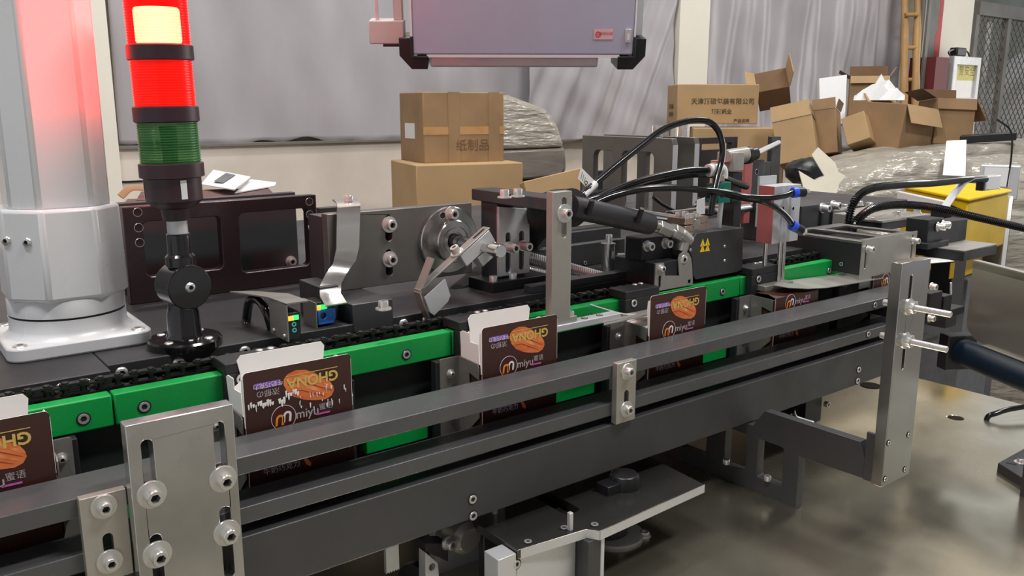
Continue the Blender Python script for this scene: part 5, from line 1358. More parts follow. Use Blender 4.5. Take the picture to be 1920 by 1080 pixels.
# ================================================================== workshop background
M['film'] = mat('grey_plastic_film', s(172, 167, 171), .42, 0, .18, 2.2, .1, .4, 2.2, (1.5, 1, .7), bdist=.04, detail=8, ridged=True)
M['wrap'] = mat('stretch_wrap', s(158, 152, 140), .26, 0, .3, 5, .12, .8, 9, (1.2, 1.2, 5), bdist=.02, detail=7)
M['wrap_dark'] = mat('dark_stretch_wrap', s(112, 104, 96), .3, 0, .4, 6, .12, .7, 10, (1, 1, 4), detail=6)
M['pillar'] = mat('cream_pillar', s(232, 226, 212), .6, 0, .06, 3)
def drape(name, label, x0, x1, z0, z1, y, amp, nx=150, nz=50, seed=1, wl=.22, flare=.0, swags=(), m='film', lean=0, shear=0.):
    rnd = random.Random(seed); ph = [rnd.uniform(0, 6.28) for _ in range(8)]
    g = G(); V = []
    for j in range(nz+1):
        v = j/nz; row = []
        for i in range(nx+1):
            u = i/nx; x = x0+(x1-x0)*u; z = z0+(z1-z0)*v
            q_ = x + shear*z
            f = math.sin(q_/wl*6.28+ph[0]+.7*math.sin(v*2.1+ph[1])) + .5*math.sin(q_/(wl*.43)*6.28+ph[2]+.8*v) + .4*math.sin(q_/(wl*2.4)*6.28+ph[3]-1.2*v)
            f += .35*math.sin((x*.8+z*1.6)/(wl*1.3)*6.28+ph[4])*max(0, .75-v)
            yy = y - amp*(1.2+f*.55)
            for (sx, sz, sr, sa) in swags:
                d2 = ((x-sx)/sr)**2 + ((z-sz-(x-sx)**2*1.5)/(sr*1.6))**2; yy -= sa*math.exp(-d2)
            zz = z + (.012*math.sin(x*9+ph[6]) + .008*math.sin(x*31+ph[7]) if j == 0 else 0) + lean*(x-x0)
            row.append(g.bm.verts.new((x, yy, zz)))
        V.append(row)
    for j in range(nz):
        for i in range(nx): g.bm.faces.new((V[j][i], V[j][i+1], V[j+1][i+1], V[j+1][i]))
    o = part(name, g, M[m], None, smooth=True)
    for p in o.data.polygons: p.use_smooth = True
    sd = o.modifiers.new('sheet', 'SOLIDIFY'); sd.thickness = .002
    tag(o, label, 'curtain'); return fin(o)
xw = lambda px, y_=WY: P(px, 250, y=y_).x
zl = P(400, 272, y=WY).z
g = G(); g.box(-1, xw(1226), WY-.10, WY, FL, -.157); struct('wall_lower', g, M['wall'])
g = G(); g.box(-1, xw(1226), WY-.115, WY, -.157, -.148); struct('trim_1', g, M['ledge'] if 'ledge' in M else M['dull'])
drape('plastic_curtain', 'wide crinkled grey plastic sheet hanging behind the signal tower and control box', .83, xw(1010), -.149, 1.25, WY-.03, .02, 190, 60, 5, .62, swags=((2.0, .45, .5, .025), (1.4, .6, .35, .02)), shear=.25)
drape('plastic_curtain', 'gathered grey plastic sheet sagging left of the cream pillar', xw(955), xw(1222), -.19, 1.25, WY-.125, .017, 160, 60, 9, .27, swags=((2.95, .3, .3, .03), (3.2, .1, .2, .02)), shear=-.45)
drape('plastic_curtain', 'tall pleated grey plastic sheet hanging right of the cream pillar', xw(1282), xw(1690), -.3, 1.4, WY-.04, .04, 220, 60, 12, .42, swags=((4.3, .62, .16, .05), (4.95, .75, .22, .05), (5.6, .62, .2, .06)))
g = G(); g.box(xw(1228), xw(1282), WY-.16, WY, FL, 2.5); struct('trim_2', g, M['pillar'])
g = G(); g.box(xw(163)-.0, xw(204), WY-.13, WY, FL, 2.5); struct('trim_3', g, M['pillar'])
t = thing('thin_black_wire', 'thin dark wire running along the cream wall behind the white column', 'wire')
g = G(); g.tube([P(195, 340, y=WY-.104), P(235, 341, y=WY-.104), P(290, 338, y=WY-.104)], .004, 6); part('wire', g, M['hose'], t, smooth=True); fin(t)

# ---- cartons
def view_axes(px):
    r = FW + RT*((px-960)/FPX); r.z = 0; r.normalize(); return r, Vector((r.y, -r.x, 0))    # away, right
def box_at(px, py, dist, wr, wl, h, ang, name, label, cat='carton', m='cardboard', group=None, build=None, fl=True):
    """carton whose nearest upright edge has its top at (px, py); wr/wl = widths of right/left faces, ang = turn of right face"""
    c = P(px, py, d=dist); away, right = view_axes(px); a = R(ang)
    e1 = right*math.cos(a)*wr + away*math.sin(a)*wr
    e2 = -right*math.sin(a)*wl + away*math.cos(a)*wl
    t = thing(name, label, cat, group)
    part('body', hexa(G(), c, e1, e2, c.z-h, c.z), M[m], t, .004)
    n1 = e2.normalized()*-1
    if build: build(t, c, e1, e2, n1)
    return fin(t), c, e1, e2
def tape_h(t, c, e1, e2, n1, z, w=.03, m='tape', f0=0., f1=1.):
    g = G(); hexa(g, c + e1*f0 + n1*.0012, e1*(f1-f0), n1*-.001, c.z+z-w/2, c.z+z+w/2); part('tape_band', g, M[m], t)
def tape_v(t, c, e1, e2, n1, f, w, h, m='tape'):
    k = w/e1.length; g = G(); hexa(g, c + e1*f + n1*.0016, e1*k, n1*-.001, c.z-h, c.z); part('tape_band', g, M[m], t)
def b1(t, c, e1, e2, n1):
    tape_h(t, c, e1, e2, n1, -.135, .028); tape_v(t, c, e1, e2, n1, .30, .045, .25, 'cardboard_dark'); tape_v(t, c, e1, e2, n1, .80, .045, .25, 'cardboard_dark')
    g = G(); n2 = e1.normalized()*-1; hexa(g, c + e2*.35 + n2*.001, e2*.42, n2*-.001, c.z-.165, c.z-.11); part('white_sticker', g, M['label'], t)
    textg('纸制品', .045, M['cardboard_in'], t, 'faint_lettering', c + e1*.60 + n1*.0022 + Vector((0, 0, -.19)), e1.normalized(), Vector((0, 0, 1)))
_, cA, eA1, eA2 = box_at(792, 172, 3.0, .315, .25, .250, 20, 'taped_carton', 'taped brown carton with a white sticker on top of the wide plain carton', build=b1, m='cardboard_dark')
def b2(t, c, e1, e2, n1): tape_h(t, c, e1, e2, n1, -.215, .03)
zB = cA.z-.2515
cB = P(780, 310, d=2.96)
_, c_, f1, f2 = box_at(780, 310, 2.96, .40, .34, .235, 16, 'wide_carton', 'wide plain brown carton under the taped carton', build=b2)
_, c2_, _, _ = box_at(780, 446, 2.965, .40, .34, .40, 16, 'wide_carton', 'lowest plain carton of the stack behind the bearing plate, almost hidden', m='cardboard_dark')
box_at(780, 660, 2.97, .42, .36, c2_.z-.40-.003+EYE-.0, 16, 'wide_carton', 'hidden carton standing on the floor below the stack', m='cardboard_dark') if False else None
t = thing('wooden_pallet', 'low wooden pallet under the left carton stack', 'pallet')
part('deck', hexa(G(), c2_ - f1*.05 - f2*.05, f1*1.1, f2*1.1, FL, c2_.z-.402), M['cardboard_in'], t); fin(t)
# wrapped bales
def bale(name, label, pts, depth, thick, m='wrap', seed=3, rough=.02, lean=.25):
    """film-wrapped heap standing on the floor: rounded top edge, long pulled folds running along it"""
    rnd = random.Random(seed); g = G(); away, right = view_axes(sum(p[0] for p in pts)/len(pts))
    prof = [P(px, py, d=depth) for px, py in pts]; D = []
    for a, b in zip(prof, prof[1:]):
        for k in range(6): D.append(a.lerp(b, k/6))
    D.append(prof[-1]); n = len(D); rows = []
    path = [(-lean, None), (-lean*.95, -.5), (-lean*.8, -.34), (-lean*.66, -.25)] + [(-lean*(.6-.06*k), -.21+.021*k) for k in range(8)] + [(-.02, -.012), (.03, 0), (.09, .004)] + [(.09+(thick-.09)*k/8, .004) for k in range(1, 9)]
    for r_, (u, dz) in enumerate(path):
        ph = rnd.uniform(0, 6.28); fr = rnd.uniform(.25, .5); am = rnd.uniform(.4, 1.6)*rough*(1 if r_ % 2 else -1)
        row = []
        for i, p in enumerate(D):
            zz = FL if dz is None else p.z + dz
            q = Vector((p.x, p.y, zz)) + away*u
            if dz is not None: q += (Vector((0, 0, .75)) - away*.65)*(am*(.6+.6*math.sin(i*fr*.35+ph)) + rough*.35*rnd.uniform(-1, 1))
            row.append(g.bm.verts.new(q))
        rows.append(row)
    rows.append([g.bm.verts.new((v.co.x, v.co.y, FL)) for v in rows[-1]])
    for a, b in zip(rows, rows[1:]):
        for i in range(n-1): g.bm.faces.new((a[i], a[i+1], b[i+1], b[i]))
    for i in (0, -1): g.bm.faces.new([r[i] for r in rows])
    g.bm.faces.new(rows[0] + rows[-1][::-1])
    o = part(name, g, M[m], None)
    for p in o.data.polygons: p.use_smooth = True
    sb = o.modifiers.new('soft', 'SUBSURF'); sb.levels = 1; sb.render_levels = 2
    tag(o, label, 'bale'); return fin(o)
t = thing('wrapped_pallet_load', 'film-wrapped stack of goods standing right of the left carton stack', 'pallet load')
aw, rt_ = view_axes(990); dL = 3.7
def sil(g, pts, dpt, th):
    q = [P(px, py, d=dpt) for px, py in pts]; a = [g.bm.verts.new(v) for v in q]; b = [g.bm.verts.new(v + aw*th) for v in q]
    g.bm.faces.new(a); g.bm.faces.new(b[::-1])
    for i in range(len(a)): g.bm.faces.new((a[i], a[(i+1) % len(a)], b[(i+1) % len(b)], b[i]))
    return g
part('upper_goods', sil(G(), [(905, 283), (915, 181), (952, 178), (978, 188), (1028, 207), (1046, 240), (1058, 277)], dL, .3), M['wrap'], t, .02, True)
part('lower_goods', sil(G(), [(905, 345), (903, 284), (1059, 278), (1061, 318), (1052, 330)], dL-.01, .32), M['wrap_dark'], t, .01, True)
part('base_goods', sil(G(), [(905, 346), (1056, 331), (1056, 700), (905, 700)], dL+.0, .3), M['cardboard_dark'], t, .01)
c_l = P(980, 700, d=dL)
part('pallet', hexa(G(), Vector((c_l.x, c_l.y, 0)) - rt_*.12 + aw*.02, rt_*.24, aw*.26, FL, c_l.z), M['cardboard_in'], t)
fin(t)
t = thing('carton_support', 'brown carton standing on the floor below the pale flat carton', 'carton')
cc = P(995, 352, d=2.75); aw, rt_ = view_axes(995)
part('body', hexa(G(), cc + aw*.0 - Vector((0, 0, .105)), rt_*.18, aw*.2, FL, cc.z-.105), M['cardboard_dark'], t); fin(t)
# right pile
def tbox(px, py, depth, w, h, dp, yaw, roll, pitch, name, label, m='cardboard', cat='carton', open_=False, flaps=(), group=None, inner='cardboard_in', extra=None):
    """carton centred (front face centre) at a picture point, turned yaw/roll/pitch relative to the line of sight"""
    c = P(px, py, d=depth); away, right = view_axes(px)
    Rm = Matrix((right, away, Vector((0, 0, 1)))).transposed() @ (Matrix.Rotation(R(yaw), 3, 'Z') @ Matrix.Rotation(R(pitch), 3, 'X') @ Matrix.Rotation(R(roll), 3, 'Y'))
    X, Y, Z = Rm.col[0], Rm.col[1], Rm.col[2]
    def pt(a, b, z): return c + X*a + Y*b + Z*z
    t = thing(name, label, cat, group)
    def pbox(g, a0, a1, b0, b1, z0, z1):
        v = [g.bm.verts.new(pt(a, b, z)) for a in (a0, a1) for b in (b0, b1) for z in (z0, z1)]
        for f in ((0, 1, 3, 2), (4, 6, 7, 5), (0, 4, 5, 1), (2, 3, 7, 6), (0, 2, 6, 4), (1, 5, 7, 3)): g.bm.faces.new([v[i] for i in f])
        return g
    k = .006; W2, H2 = w/2, h/2
    g = G()
    if open_:
        pbox(g, -W2, W2, 0, k, -H2, H2); pbox(g, -W2, W2, dp-k, dp, -H2, H2); pbox(g, -W2, -W2+k, k, dp-k, -H2, H2); pbox(g, W2-k, W2, k, dp-k, -H2, H2); pbox(g, -W2, W2, 0, dp, -H2, -H2+k)
    else: pbox(g, -W2, W2, 0, dp, -H2, H2)
    part('body', g, M[m], t, .003)
    for (side, ln, an, mm) in flaps:       # flap hinged at the top edge: side f/b/l/r, length, angle from upright (outwards positive)
        a = R(an); g = G()
        if side in 'fb':
            b0, sg = (0, -1) if side == 'f' else (dp, 1)
            q = [(-W2, b0, H2), (W2, b0, H2), (W2, b0+sg*ln*math.sin(a), H2+ln*math.cos(a)), (-W2, b0+sg*ln*math.sin(a), H2+ln*math.cos(a))]; off = Y*.004*sg
        else:
            a0, sg = (-W2, -1) if side == 'l' else (W2, 1)
            q = [(a0, 0, H2), (a0, dp, H2), (a0+sg*ln*math.sin(a), dp, H2+ln*math.cos(a)), (a0+sg*ln*math.sin(a), 0, H2+ln*math.cos(a))]; off = X*.004*sg
        v0 = [g.bm.verts.new(pt(*p)) for p in q]; v1 = [g.bm.verts.new(pt(*p)+off) for p in q]
        g.bm.faces.new(v0); g.bm.faces.new(v1[::-1])
        for i in range(4): g.bm.faces.new((v0[i], v0[(i+1) % 4], v1[(i+1) % 4], v1[i]))
        part('flap', g, M[mm], t)
    if extra: extra(t, pt, X, Y, Z)
    return fin(t)
tbox(1042, 352, 2.72, .19, .085, .14, 8, -13, -8, 'flat_carton', 'pale flat carton lying tilted beside the wrapped pallet load', 'cardboard')
def b3(t, c, e1, e2, n1):
    u = e1.normalized(); z = Vector((0, 0, 1))
    textg('天津顶硕包装有限公司', .032, M['ink'], t, 'black_lettering', c + e1*.56 + n1*.002 + z*-.085, u, z, .0004)
    textg('顶硕纸业', .026, M['ink'], t, 'black_lettering', c + e1*.55 + n1*.002 + z*-.135, u, z, .0006)
    textg('产品说明', .02, M['ink'], t, 'black_lettering', c + e1*.80 + n1*.002 + z*-.180, u, z, .0004)
    n2 = e1.normalized()*-1; u2 = e2.normalized()*-1
    textg('品名 数量', .026, M['ink'], t, 'side_lettering', c + e2*.55 + n2*.002 + z*-.11, u2, z, .0006)
    textg('日期 箱号', .026, M['ink'], t, 'side_lettering', c + e2*.55 + n2*.002 + z*-.15, u2, z, .0006)
_, cR, e1R, e2R = box_at(1271, 158, 4.3, .41, .26, .195, 12, 'printed_carton', 'long worn carton with rows of black printed characters on the right pile', build=b3, m='cardboard')
_, cS, e1S, e2S = box_at(1300, 240, 4.22, .44, .30, .30, 4, 'plain_carton', 'plain brown carton below the printed carton behind the tall grey plates', m='cardboard')
_, cT, e1T, e2T = box_at(1298, 352, 4.24, .46, .34, P(1298, 352, d=4.24).z+EYE-.001, 4, 'plain_carton', 'lowest plain carton standing on the floor behind the tall grey plates', m='cardboard_dark')
away_, right_ = view_axes(1650)
bale('film_bale', 'long crumpled bale of clear film under the open cartons on the right', [(1492, 319), (1520, 312), (1560, 300), (1640, 284), (1700, 280), (1780, 277), (1860, 274), (1920, 274), (1990, 276)], 3.75, 1.0, seed=8, rough=.02)
bale('film_bale', 'lower grey film bale bulging in front of the long bale', [(1478, 385), (1500, 360), (1560, 335), (1640, 308), (1720, 296), (1800, 304), (1880, 300), (1990, 304)], 3.1, .3, seed=15, rough=.02, lean=.3)
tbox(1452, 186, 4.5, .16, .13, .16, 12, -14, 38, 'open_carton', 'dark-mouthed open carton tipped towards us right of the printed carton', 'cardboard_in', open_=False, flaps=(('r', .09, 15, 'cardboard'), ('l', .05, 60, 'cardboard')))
tbox(1490, 262, 3.95, .175, .20, .2, -6, -13, -10, 'open_carton', 'tan carton leaning left with its front flap up, left of the narrow carton', 'cardboard', open_=True, flaps=(('f', .075, -14, 'cardboard'), ('r', .05, 0, 'cardboard_dark')))
tbox(1547, 246, 4.05, .105, .21, .16, -8, -8, -8, 'open_carton', 'narrow brown carton standing between two leaning tan cartons', 'cardboard_dark', open_=True, flaps=(('f', .05, -10, 'cardboard_dark'), ('r', .04, 20, 'cardboard_dark')))
tbox(1604, 240, 3.95, .105, .135, .13, -16, -22, -18, 'small_carton', 'small light carton tipped to the left in front of the white panel', 'cardboard')
def papers(t, pt, X, Y, Z): pass
tbox(1655, 236, 3.95, .20, .21, .24, -34, 3, -6, 'open_carton', 'large open carton filled with crumpled white paper', 'cardboard_dark', open_=True, flaps=(('r', .09, 155, 'cardboard'), ('l', .05, 40, 'cardboard')))
tbox(1790, 228, 4.0, .18, .21, .2, 26, 2, -4, 'open_carton', 'open brown carton with splayed flaps at the right end of the pile', 'cardboard_dark', open_=True, flaps=(('r', .11, 150, 'cardboard_dark'), ('l', .08, 60, 'cardboard_in'), ('b', .06, 10, 'cardboard_in'), ('f', .05, 170, 'cardboard_dark')))
tbox(1628, 190, 4.5, .19, .26, .16, 4, 0, -4, 'open_carton', 'tall open carton at the back behind the white paper', 'cardboard_dark', open_=True, flaps=(('f', .04, 160, 'cardboard'), ('b', .07, 12, 'cardboard_in'), ('l', .06, 60, 'cardboard_in'), ('r', .05, 30, 'cardboard')))
def crumple(name, label, px, py, depth, w, h, seed, m='label', cat='paper', sp=.5):
    rnd = random.Random(seed); c = P(px, py, d=depth); away, right = view_axes(px); g = G(); n = 6; V = []
    for j in range(n+1):
        row = []
        for i in range(n+1):
            u, v = i/n-.5, j/n
            pk = (1-abs(u)*1.6)*h*(.4+.9*rnd.random()) if 0 < j < n else 0
            row.append(g.bm.verts.new(c + right*(u*w) + away*((v-.5)*w*.7) + Vector((0, 0, max(0, pk)))))
        V.append(row)
    for j in range(n):
        for i in range(n): g.bm.faces.new((V[j][i], V[j][i+1], V[j+1][i+1], V[j+1][i]))
    o = part(name, g, M[m], None); sd = o.modifiers.new('sheet', 'SOLIDIFY'); sd.thickness = .002
    tag(o, label, cat); return fin(o)
crumple('crumpled_paper', 'crumpled white paper spilling out of the large open carton', 1648, 188, 4.08, .22, .10, 21)
def panel(name, label, quad, d0, d1, cat, m, th=.006):
    t = thing(name, label, cat)
    q = [P(px, py, d=d0 if i in (0, 1) else d1) for i, (px, py) in enumerate(quad)]
    n = (q[1]-q[0]).cross(q[3]-q[0]).normalized()*th
    if n.dot(FW) < 0: n = -n
    g = G(); a = [g.bm.verts.new(v) for v in q]; b = [g.bm.verts.new(v+n) for v in q]
    g.bm.faces.new(a); g.bm.faces.new(b[::-1])
    for i in range(4): g.bm.faces.new((a[i], a[(i+1) % 4], b[(i+1) % 4], b[i]))
    part('sheet', g, M[m], t); return fin(t)
panel('white_foam_panel', 'stack of white panels standing upright among the open cartons', [(1538, 232), (1584, 232), (1588, 140), (1536, 147)], 4.25, 4.3, 'panel', 'label', .03)
panel('white_paper_sheet', 'tall white paper sheet standing in front of the film bale at the right', [(1768, 328), (1810, 330), (1812, 262), (1775, 264)], 3.0, 3.12, 'paper', 'card', .004)
M['scrap'] = mat('dull_card_scrap', s(176, 170, 154), .7, 0, .1, 8)
# star shaped scrap
t = thing('paper_scrap', 'pale star-shaped card scrap lying on the film bale behind the press cylinder', 'scrap')
dd = 2.92
st = [(1498, 320), (1528, 338), (1546, 330), (1522, 290), (1534, 276), (1566, 305), (1572, 322), (1586, 330), (1574, 344), (1566, 372), (1540, 372), (1512, 372)]
q = [P(px, py, d=dd+.25*(340-py)/90) for px, py in st]
g = G(); a = [g.bm.verts.new(v) for v in q]; b = [g.bm.verts.new(v + FW*.006) for v in q]
g.bm.faces.new(a); g.bm.faces.new(b[::-1])
for i in range(len(a)): g.bm.faces.new((a[i], a[(i+1) % len(a)], b[(i+1) % len(a)], b[i]))
part('card', g, M['scrap'], t); fin(t)
t = thing('dark_gap_lump', 'added black bag crumpled between the tan cartons and the star-shaped scrap', 'lump')
c = P(1512, 322, d=3.3); g = G(); bmesh.ops.create_icosphere(g.bm, subdivisions=3, radius=.075, matrix=Matrix.Translation(c) @ Matrix.Diagonal((1.3, 1.0, .7, 1)))  # black lump added to stand for the shaded gap in the pile
rr = random.Random(2)
for v in g.bm.verts: v.co += Vector((rr.uniform(-1, 1), rr.uniform(-1, 1), rr.uniform(-1, 1)))*.006
part('lump', g, M['black'], t, smooth=True); fin(t)
t = thing('dark_laptop_case', 'dark flat case lying on the pile under the right-hand open carton', 'case')
c = P(1842, 262, d=3.8); aw, rt_ = view_axes(1842)
part('case', hexa(G(), c - rt_*.09, rt_*.22 + Vector((0, 0, .02)), aw*.15, c.z-.02, c.z+.015), M['black'], t, .004); fin(t)
t = thing('silver_panel_box', 'pale grey panel box behind the white sensor box', 'box')
c = P(1838, 318, d=2.7); aw, rt_ = view_axes(1860)
part('body', hexa(G(), c, rt_*.11, aw*.06, c.z-.09, c.z+.015), M['satin'], t, .004)
part('stand', hexa(G(), c + rt_*.01 + aw*.01, rt_*.09, aw*.04, FL, c.z-.0905), M['foam'], t)
part('screen', hexa(G(), c - aw*.002 + rt_*.012, rt_*.07, aw*.001, c.z-.05, c.z+.008), M['label'], t)
g = G(); g.tube([c + rt_*.078 + Vector((0, 0, -.05)), c + rt_*.08 + Vector((0, 0, .05)), c + rt_*.07 + Vector((0, 0, .12)), c + rt_*.03 + Vector((0, 0, .155))], .003, 8); part('wire', g, M['hose'], t, smooth=True)
fin(t)
t = thing('magazine', 'open white leaflet with a grey picture lying on the wooden board behind the frame plate', 'leaflet')
zc = -.110; q = [P(*p_, z=zc) for p_ in ((377, 345), (440, 361), (470, 336), (400, 318))]; q2 = [P(*p_, z=zc-.004) for p_ in ((440, 361), (515, 348), (518, 342), (470, 336))]
g = G()
for Q, dz in ((q, 0), (q2, -.004)):
    a = [g.bm.verts.new(v + Vector((0, 0, .004 if i in (1, 2) and dz == 0 else 0))) for i, v in enumerate(Q)]; b = [g.bm.verts.new(v.co - Vector((0, 0, .0015))) for v in a]
    g.bm.faces.new(a); g.bm.faces.new(b[::-1])
    for i in range(4): g.bm.faces.new((a[i], a[(i+1) % 4], b[(i+1) % 4], b[i]))
part('pages', g, M['label'], t)
g = G(); g.quad(*[P(*p_, z=zc+.0035) for p_ in ((400, 340), (418, 343), (442, 328), (424, 324))]); part('printed_picture', g, M['foam'], t)
fin(t)
M['maroon_board'] = mat('dark_brown_board', s(92, 58, 50), .6, 0, .3, 20)
t = thing('paper_heap', 'heap of brown boards and dark sheets lying behind the windowed frame plate', 'boards')
away, right = view_axes(380)
c = P(255, 372, z=zc-.004); g = G()
for k, (du, dv, dz, w, l_) in enumerate(((0, .0, -.008, .17, .12), (.02, .02, -.014, .155, .12), (-.02, .015, -.020, .19, .13))):
    hexa(g, c + right*du + away*dv, right*w, away*l_, c.z+dz, c.z+dz+.0055)
part('boards', g, M['maroon_board'], t)
part('cabinet', hexa(G(), c - right*.03 + away*.005, right*.21, away*.13, DZ, c.z-.0205), M['dark'], t, .002)
g = G(); g.tube([c - right*.02 + away*.03 + Vector((0, 0, .0)), c - right*.005 + away*.04 + Vector((0, 0, .010)), c + right*.025 + away*.05 + Vector((0, 0, .004))], .005, 8, flat=.2); part('curled_sheet', g, M['cardboard_dark'], t)
fin(t)
# ---- control box hanging at the top
t = thing('control_box', 'grey hanging control box with black corner pieces seen from below', 'control box')
cd_ = 1.28
bl, br_ = P(775, 102, d=cd_), P(1186, 111, d=cd_*1.01)
ux = (br_-bl); ux.z = 0; wd = ux.length; ux.normalize(); back = Vector((-ux.y, ux.x, 0))
if back.dot(FW) < 0: back = -back
upv = (Vector((0, 0, 1)) - back*.20).normalized(); bk = ux.cross(upv); bk = bk if bk.dot(FW) > 0 else -bk
def cb(a, b, z): return bl + ux*a + bk*b + upv*z
def cbox(g, a0, a1, b0, b1, z0, z1):
    v = [g.bm.verts.new(cb(a, b, z)) for a in (a0, a1) for b in (b0, b1) for z in (z0, z1)]
    for f in ((0, 1, 3, 2), (4, 6, 7, 5), (0, 4, 5, 1), (2, 3, 7, 6), (0, 2, 6, 4), (1, 5, 7, 3)): g.bm.faces.new([v[i] for i in f])
    return g
M['panel_grey'] = mat('control_box_grey', s(170, 175, 194), .42, .1, .04, 20, .03)
part('front_door', cbox(G(), 0, wd, 0, .004, 0, .44), M['panel_grey'], t, .002)
part('bright_edge', cbox(G(), .02, wd-.02, .0002, .012, -.0045, -.0002), M['label'], t)
part('bright_edge', cbox(G(), -.004, -.0003, .0002, .012, .026, .44), M['label'], t)
part('bright_edge', cbox(G(), wd+.0003, wd+.003, .0002, .012, .026, .44), M['label'], t)
part('body', cbox(G(), .004, wd-.004, .012, .085, -.0045, .44), M['panel_grey'], t, .004)
part('lower_profile', cbox(G(), .024, wd-.05, .014, .085, -.021, -.0046), M['satin'], t, .003)
def corner(a0, sg):
    g = G()
    g.prism([(0, .026), (0, -.006), (.026*sg, -.006), (.026*sg, -.0022), (.0035*sg, -.0022), (.0035*sg, .026)], [], lambda a, z, b: cb(a0+a, b, z), -.0012, .014)
    g.prism([(-.018*sg, .022), (-.018*sg, -.004), (.0, -.024), (.024*sg, -.024), (.024*sg, -.006), (0, -.006), (0, .022)], [], lambda a, z, b: cb(a0+a, b, z), .014, .085)
    part('corner_piece', g, M['black'], t, .001)
corner(-.004, 1); corner(wd+.004, -1)
a = P(1131, 64, d=cd_); A0 = (a-bl).dot(ux)/1; A1 = (a-bl).dot(upv)
g = G(); cbox(g, A0-.0145, A0+.0145, -.0008, -.0002, A1-.0072, A1+.0072); part('sticker', g, mat('pink_label', s(214, 176, 184), .5), t)
M['red'] = mat('red_print', s(200, 60, 66), .5)
g = G(); g.prism(disc(A0-.008, A1, .0042, 24), [disc(A0-.008, A1, .0028, 24)], lambda a_, z_, b_: cb(a_, b_, z_), -.0012, -.0008); g.prism([(A0-.0095, A1-.0008), (A0-.0055, A1-.0008), (A0-.0055, A1+.0006), (A0-.0095, A1+.0006)], [], lambda a_, z_, b_: cb(a_, b_, z_), -.0012, -.0008); part('red_logo', g, M['red'], t)
textg('鼎盛机械', .0048, M['red'], t, 'red_lettering', cb(A0+.004, -.0012, A1+.001), ux, upv)
a = P(1178, 67, d=cd_); A0 = (a-bl).dot(ux); A1 = (a-bl).dot(upv)
part('latch', cbox(G(), A0-.005, A0+.004, -.003, 0, A1-.010, A1+.010), M['satin'], t, .0008)
part('latch_slot', cbox(G(), A0-.0018, A0+.0012, -.0034, -.003, A1-.006, A1+.003), M['label'], t)
# handle at the left
a0 = P(691, 80, d=cd_); ha = (a0-bl).dot(ux)
M['beige'] = mat('beige_handle', s(206, 190, 184), .5, 0, .05, 30)
part('handle_block', cbox(G(), ha, ha+.052, .02, .055, .012, .046), M['beige'], t, .002)
part('handle_post', cbox(G(), ha+.010, ha+.0135, .03, .045, .046, .44), M['satin'], t)
part('handle_post', cbox(G(), ha+.037, ha+.050, .026, .050, .046, .44), M['beige'], t, .001)
part('side_plate', cbox(G(), ha+.020, -.004, .022, .05, .008, .0122), M['black'], t)
part('right_side_plate', cbox(G(), wd+.004, wd+.018, .03, .08, .024, .44), M['white'], t, .001)
# arm to the white column (above the picture)
p1_ = cb(wd*.45, .05, .44); p0_ = Vector((ccx, ccy, .58))
g = G(); g.tube([p0_, Vector((p1_.x, p1_.y, .58)), p1_ - upv*.01], .025, 16, sub=1); part('hanging_arm', g, M['white'], t)
fin(t)
# ---- right end: ladder, pillars, doorway with fence
t = thing('bamboo_ladder', 'weathered bamboo ladder leaning on the wall left of the red-banded pillar', 'ladder')
M['bamboo'] = mat('bamboo', s(188, 146, 92), .55, 0, .4, 9, .1, .1, 30, (1, 1, .3))
dl = 6.2
for (p0, p1) in (((1697, -60), (1694, 330)), ((1723, -60), (1712, 330))):
    a, b = P(*p0, d=dl-.2), P(*p1, d=dl-.35); n = 14; pts = [a.lerp(b, i/n) for i in range(n+1)]
    g = G(); g.tube(pts, .026, 12, ribs=.3, rib_amp=.07, sub=1); part('pole', g, M['bamboo'], t, smooth=True)
for py, x0_, x1_ in ((28, 1697, 1721), (90, 1696, 1719), (150, 1695, 1717), (210, 1694, 1716), (-30, 1697, 1722)):
    g = G(); g.cyl(P(x0_, py, d=dl-.27), P(x1_, py-1, d=dl-.27), .014); part('rung', g, M['bamboo'], t, smooth=True)
p = P(1703, 330, d=dl-.35); g = G(); g.box(p.x-.12, p.x+.12, p.y-.06, p.y+.06, FL, p.z+.02); part('foot_block', g, M['cardboard_in'], t)
fin(t)
xr = lambda px, y_: P(px, 150, y=y_).x
M['grey_drape'] = mat('dark_grey_sheet', s(118, 116, 112), .6, 0, .3, 4, 0, .3, 10)
t = thing('leaning_grey_sheets', 'dark grey corrugated sheets leaning against the wall beside the ladder', 'sheets')
for i, (px, w_) in enumerate(((1716, 4), (1721, 5))):
    g = G(); g.box(xr(px, WY-.35), xr(px+w_, WY-.35), WY-.36-.02*i, WY-.345-.02*i, FL, 1.4); part('sheet', g, M['grey_drape'], t)
fin(t)
M['redband'] = mat('red_paint', s(178, 42, 48), .55, 0, .1, 10)
g = G(); x0_, x1_ = xr(1729, WY-.3), xr(1812, WY-.3)
g.box(x0_, x1_, WY-.3, WY+.1, FL, 2.6); struct('wall_right', g, M['pillar'])
rnd = random.Random(6); zz = -.2; left = []
xs1 = xr(1755, WY-.3)
t = thing('red_wall_stripe', 'ragged vertical red paint stripe on the pillar beside the ladder', 'stripe')
while zz < 1.5:
    left.append((x0_ + (xs1-x0_)*min(.85, .30 + rnd.uniform(0, .16) + .22*(zz > .22) + .14*(zz > .5)), zz)); zz += .05
g = G(); g.plateY([(xs1, -.2), (xs1, 1.5)] + left[::-1], [], WY-.304, WY-.3004); part('red_paint', g, M['redband'], t)
g = G(); g.plateY([(x0_+.001, -.2)] + left[:] + [(x0_+.001, 1.5)], [], WY-.303, WY-.3004); part('grey_paint', g, M['grey_drape'], t)
fin(t)
t = thing('framed_notice', 'pale frame with a yellow notice standing behind the pile beside the fence', 'notice')
yq = 3.1
a, b = P(1784, 170, y=yq), P(1841, 108, y=yq)
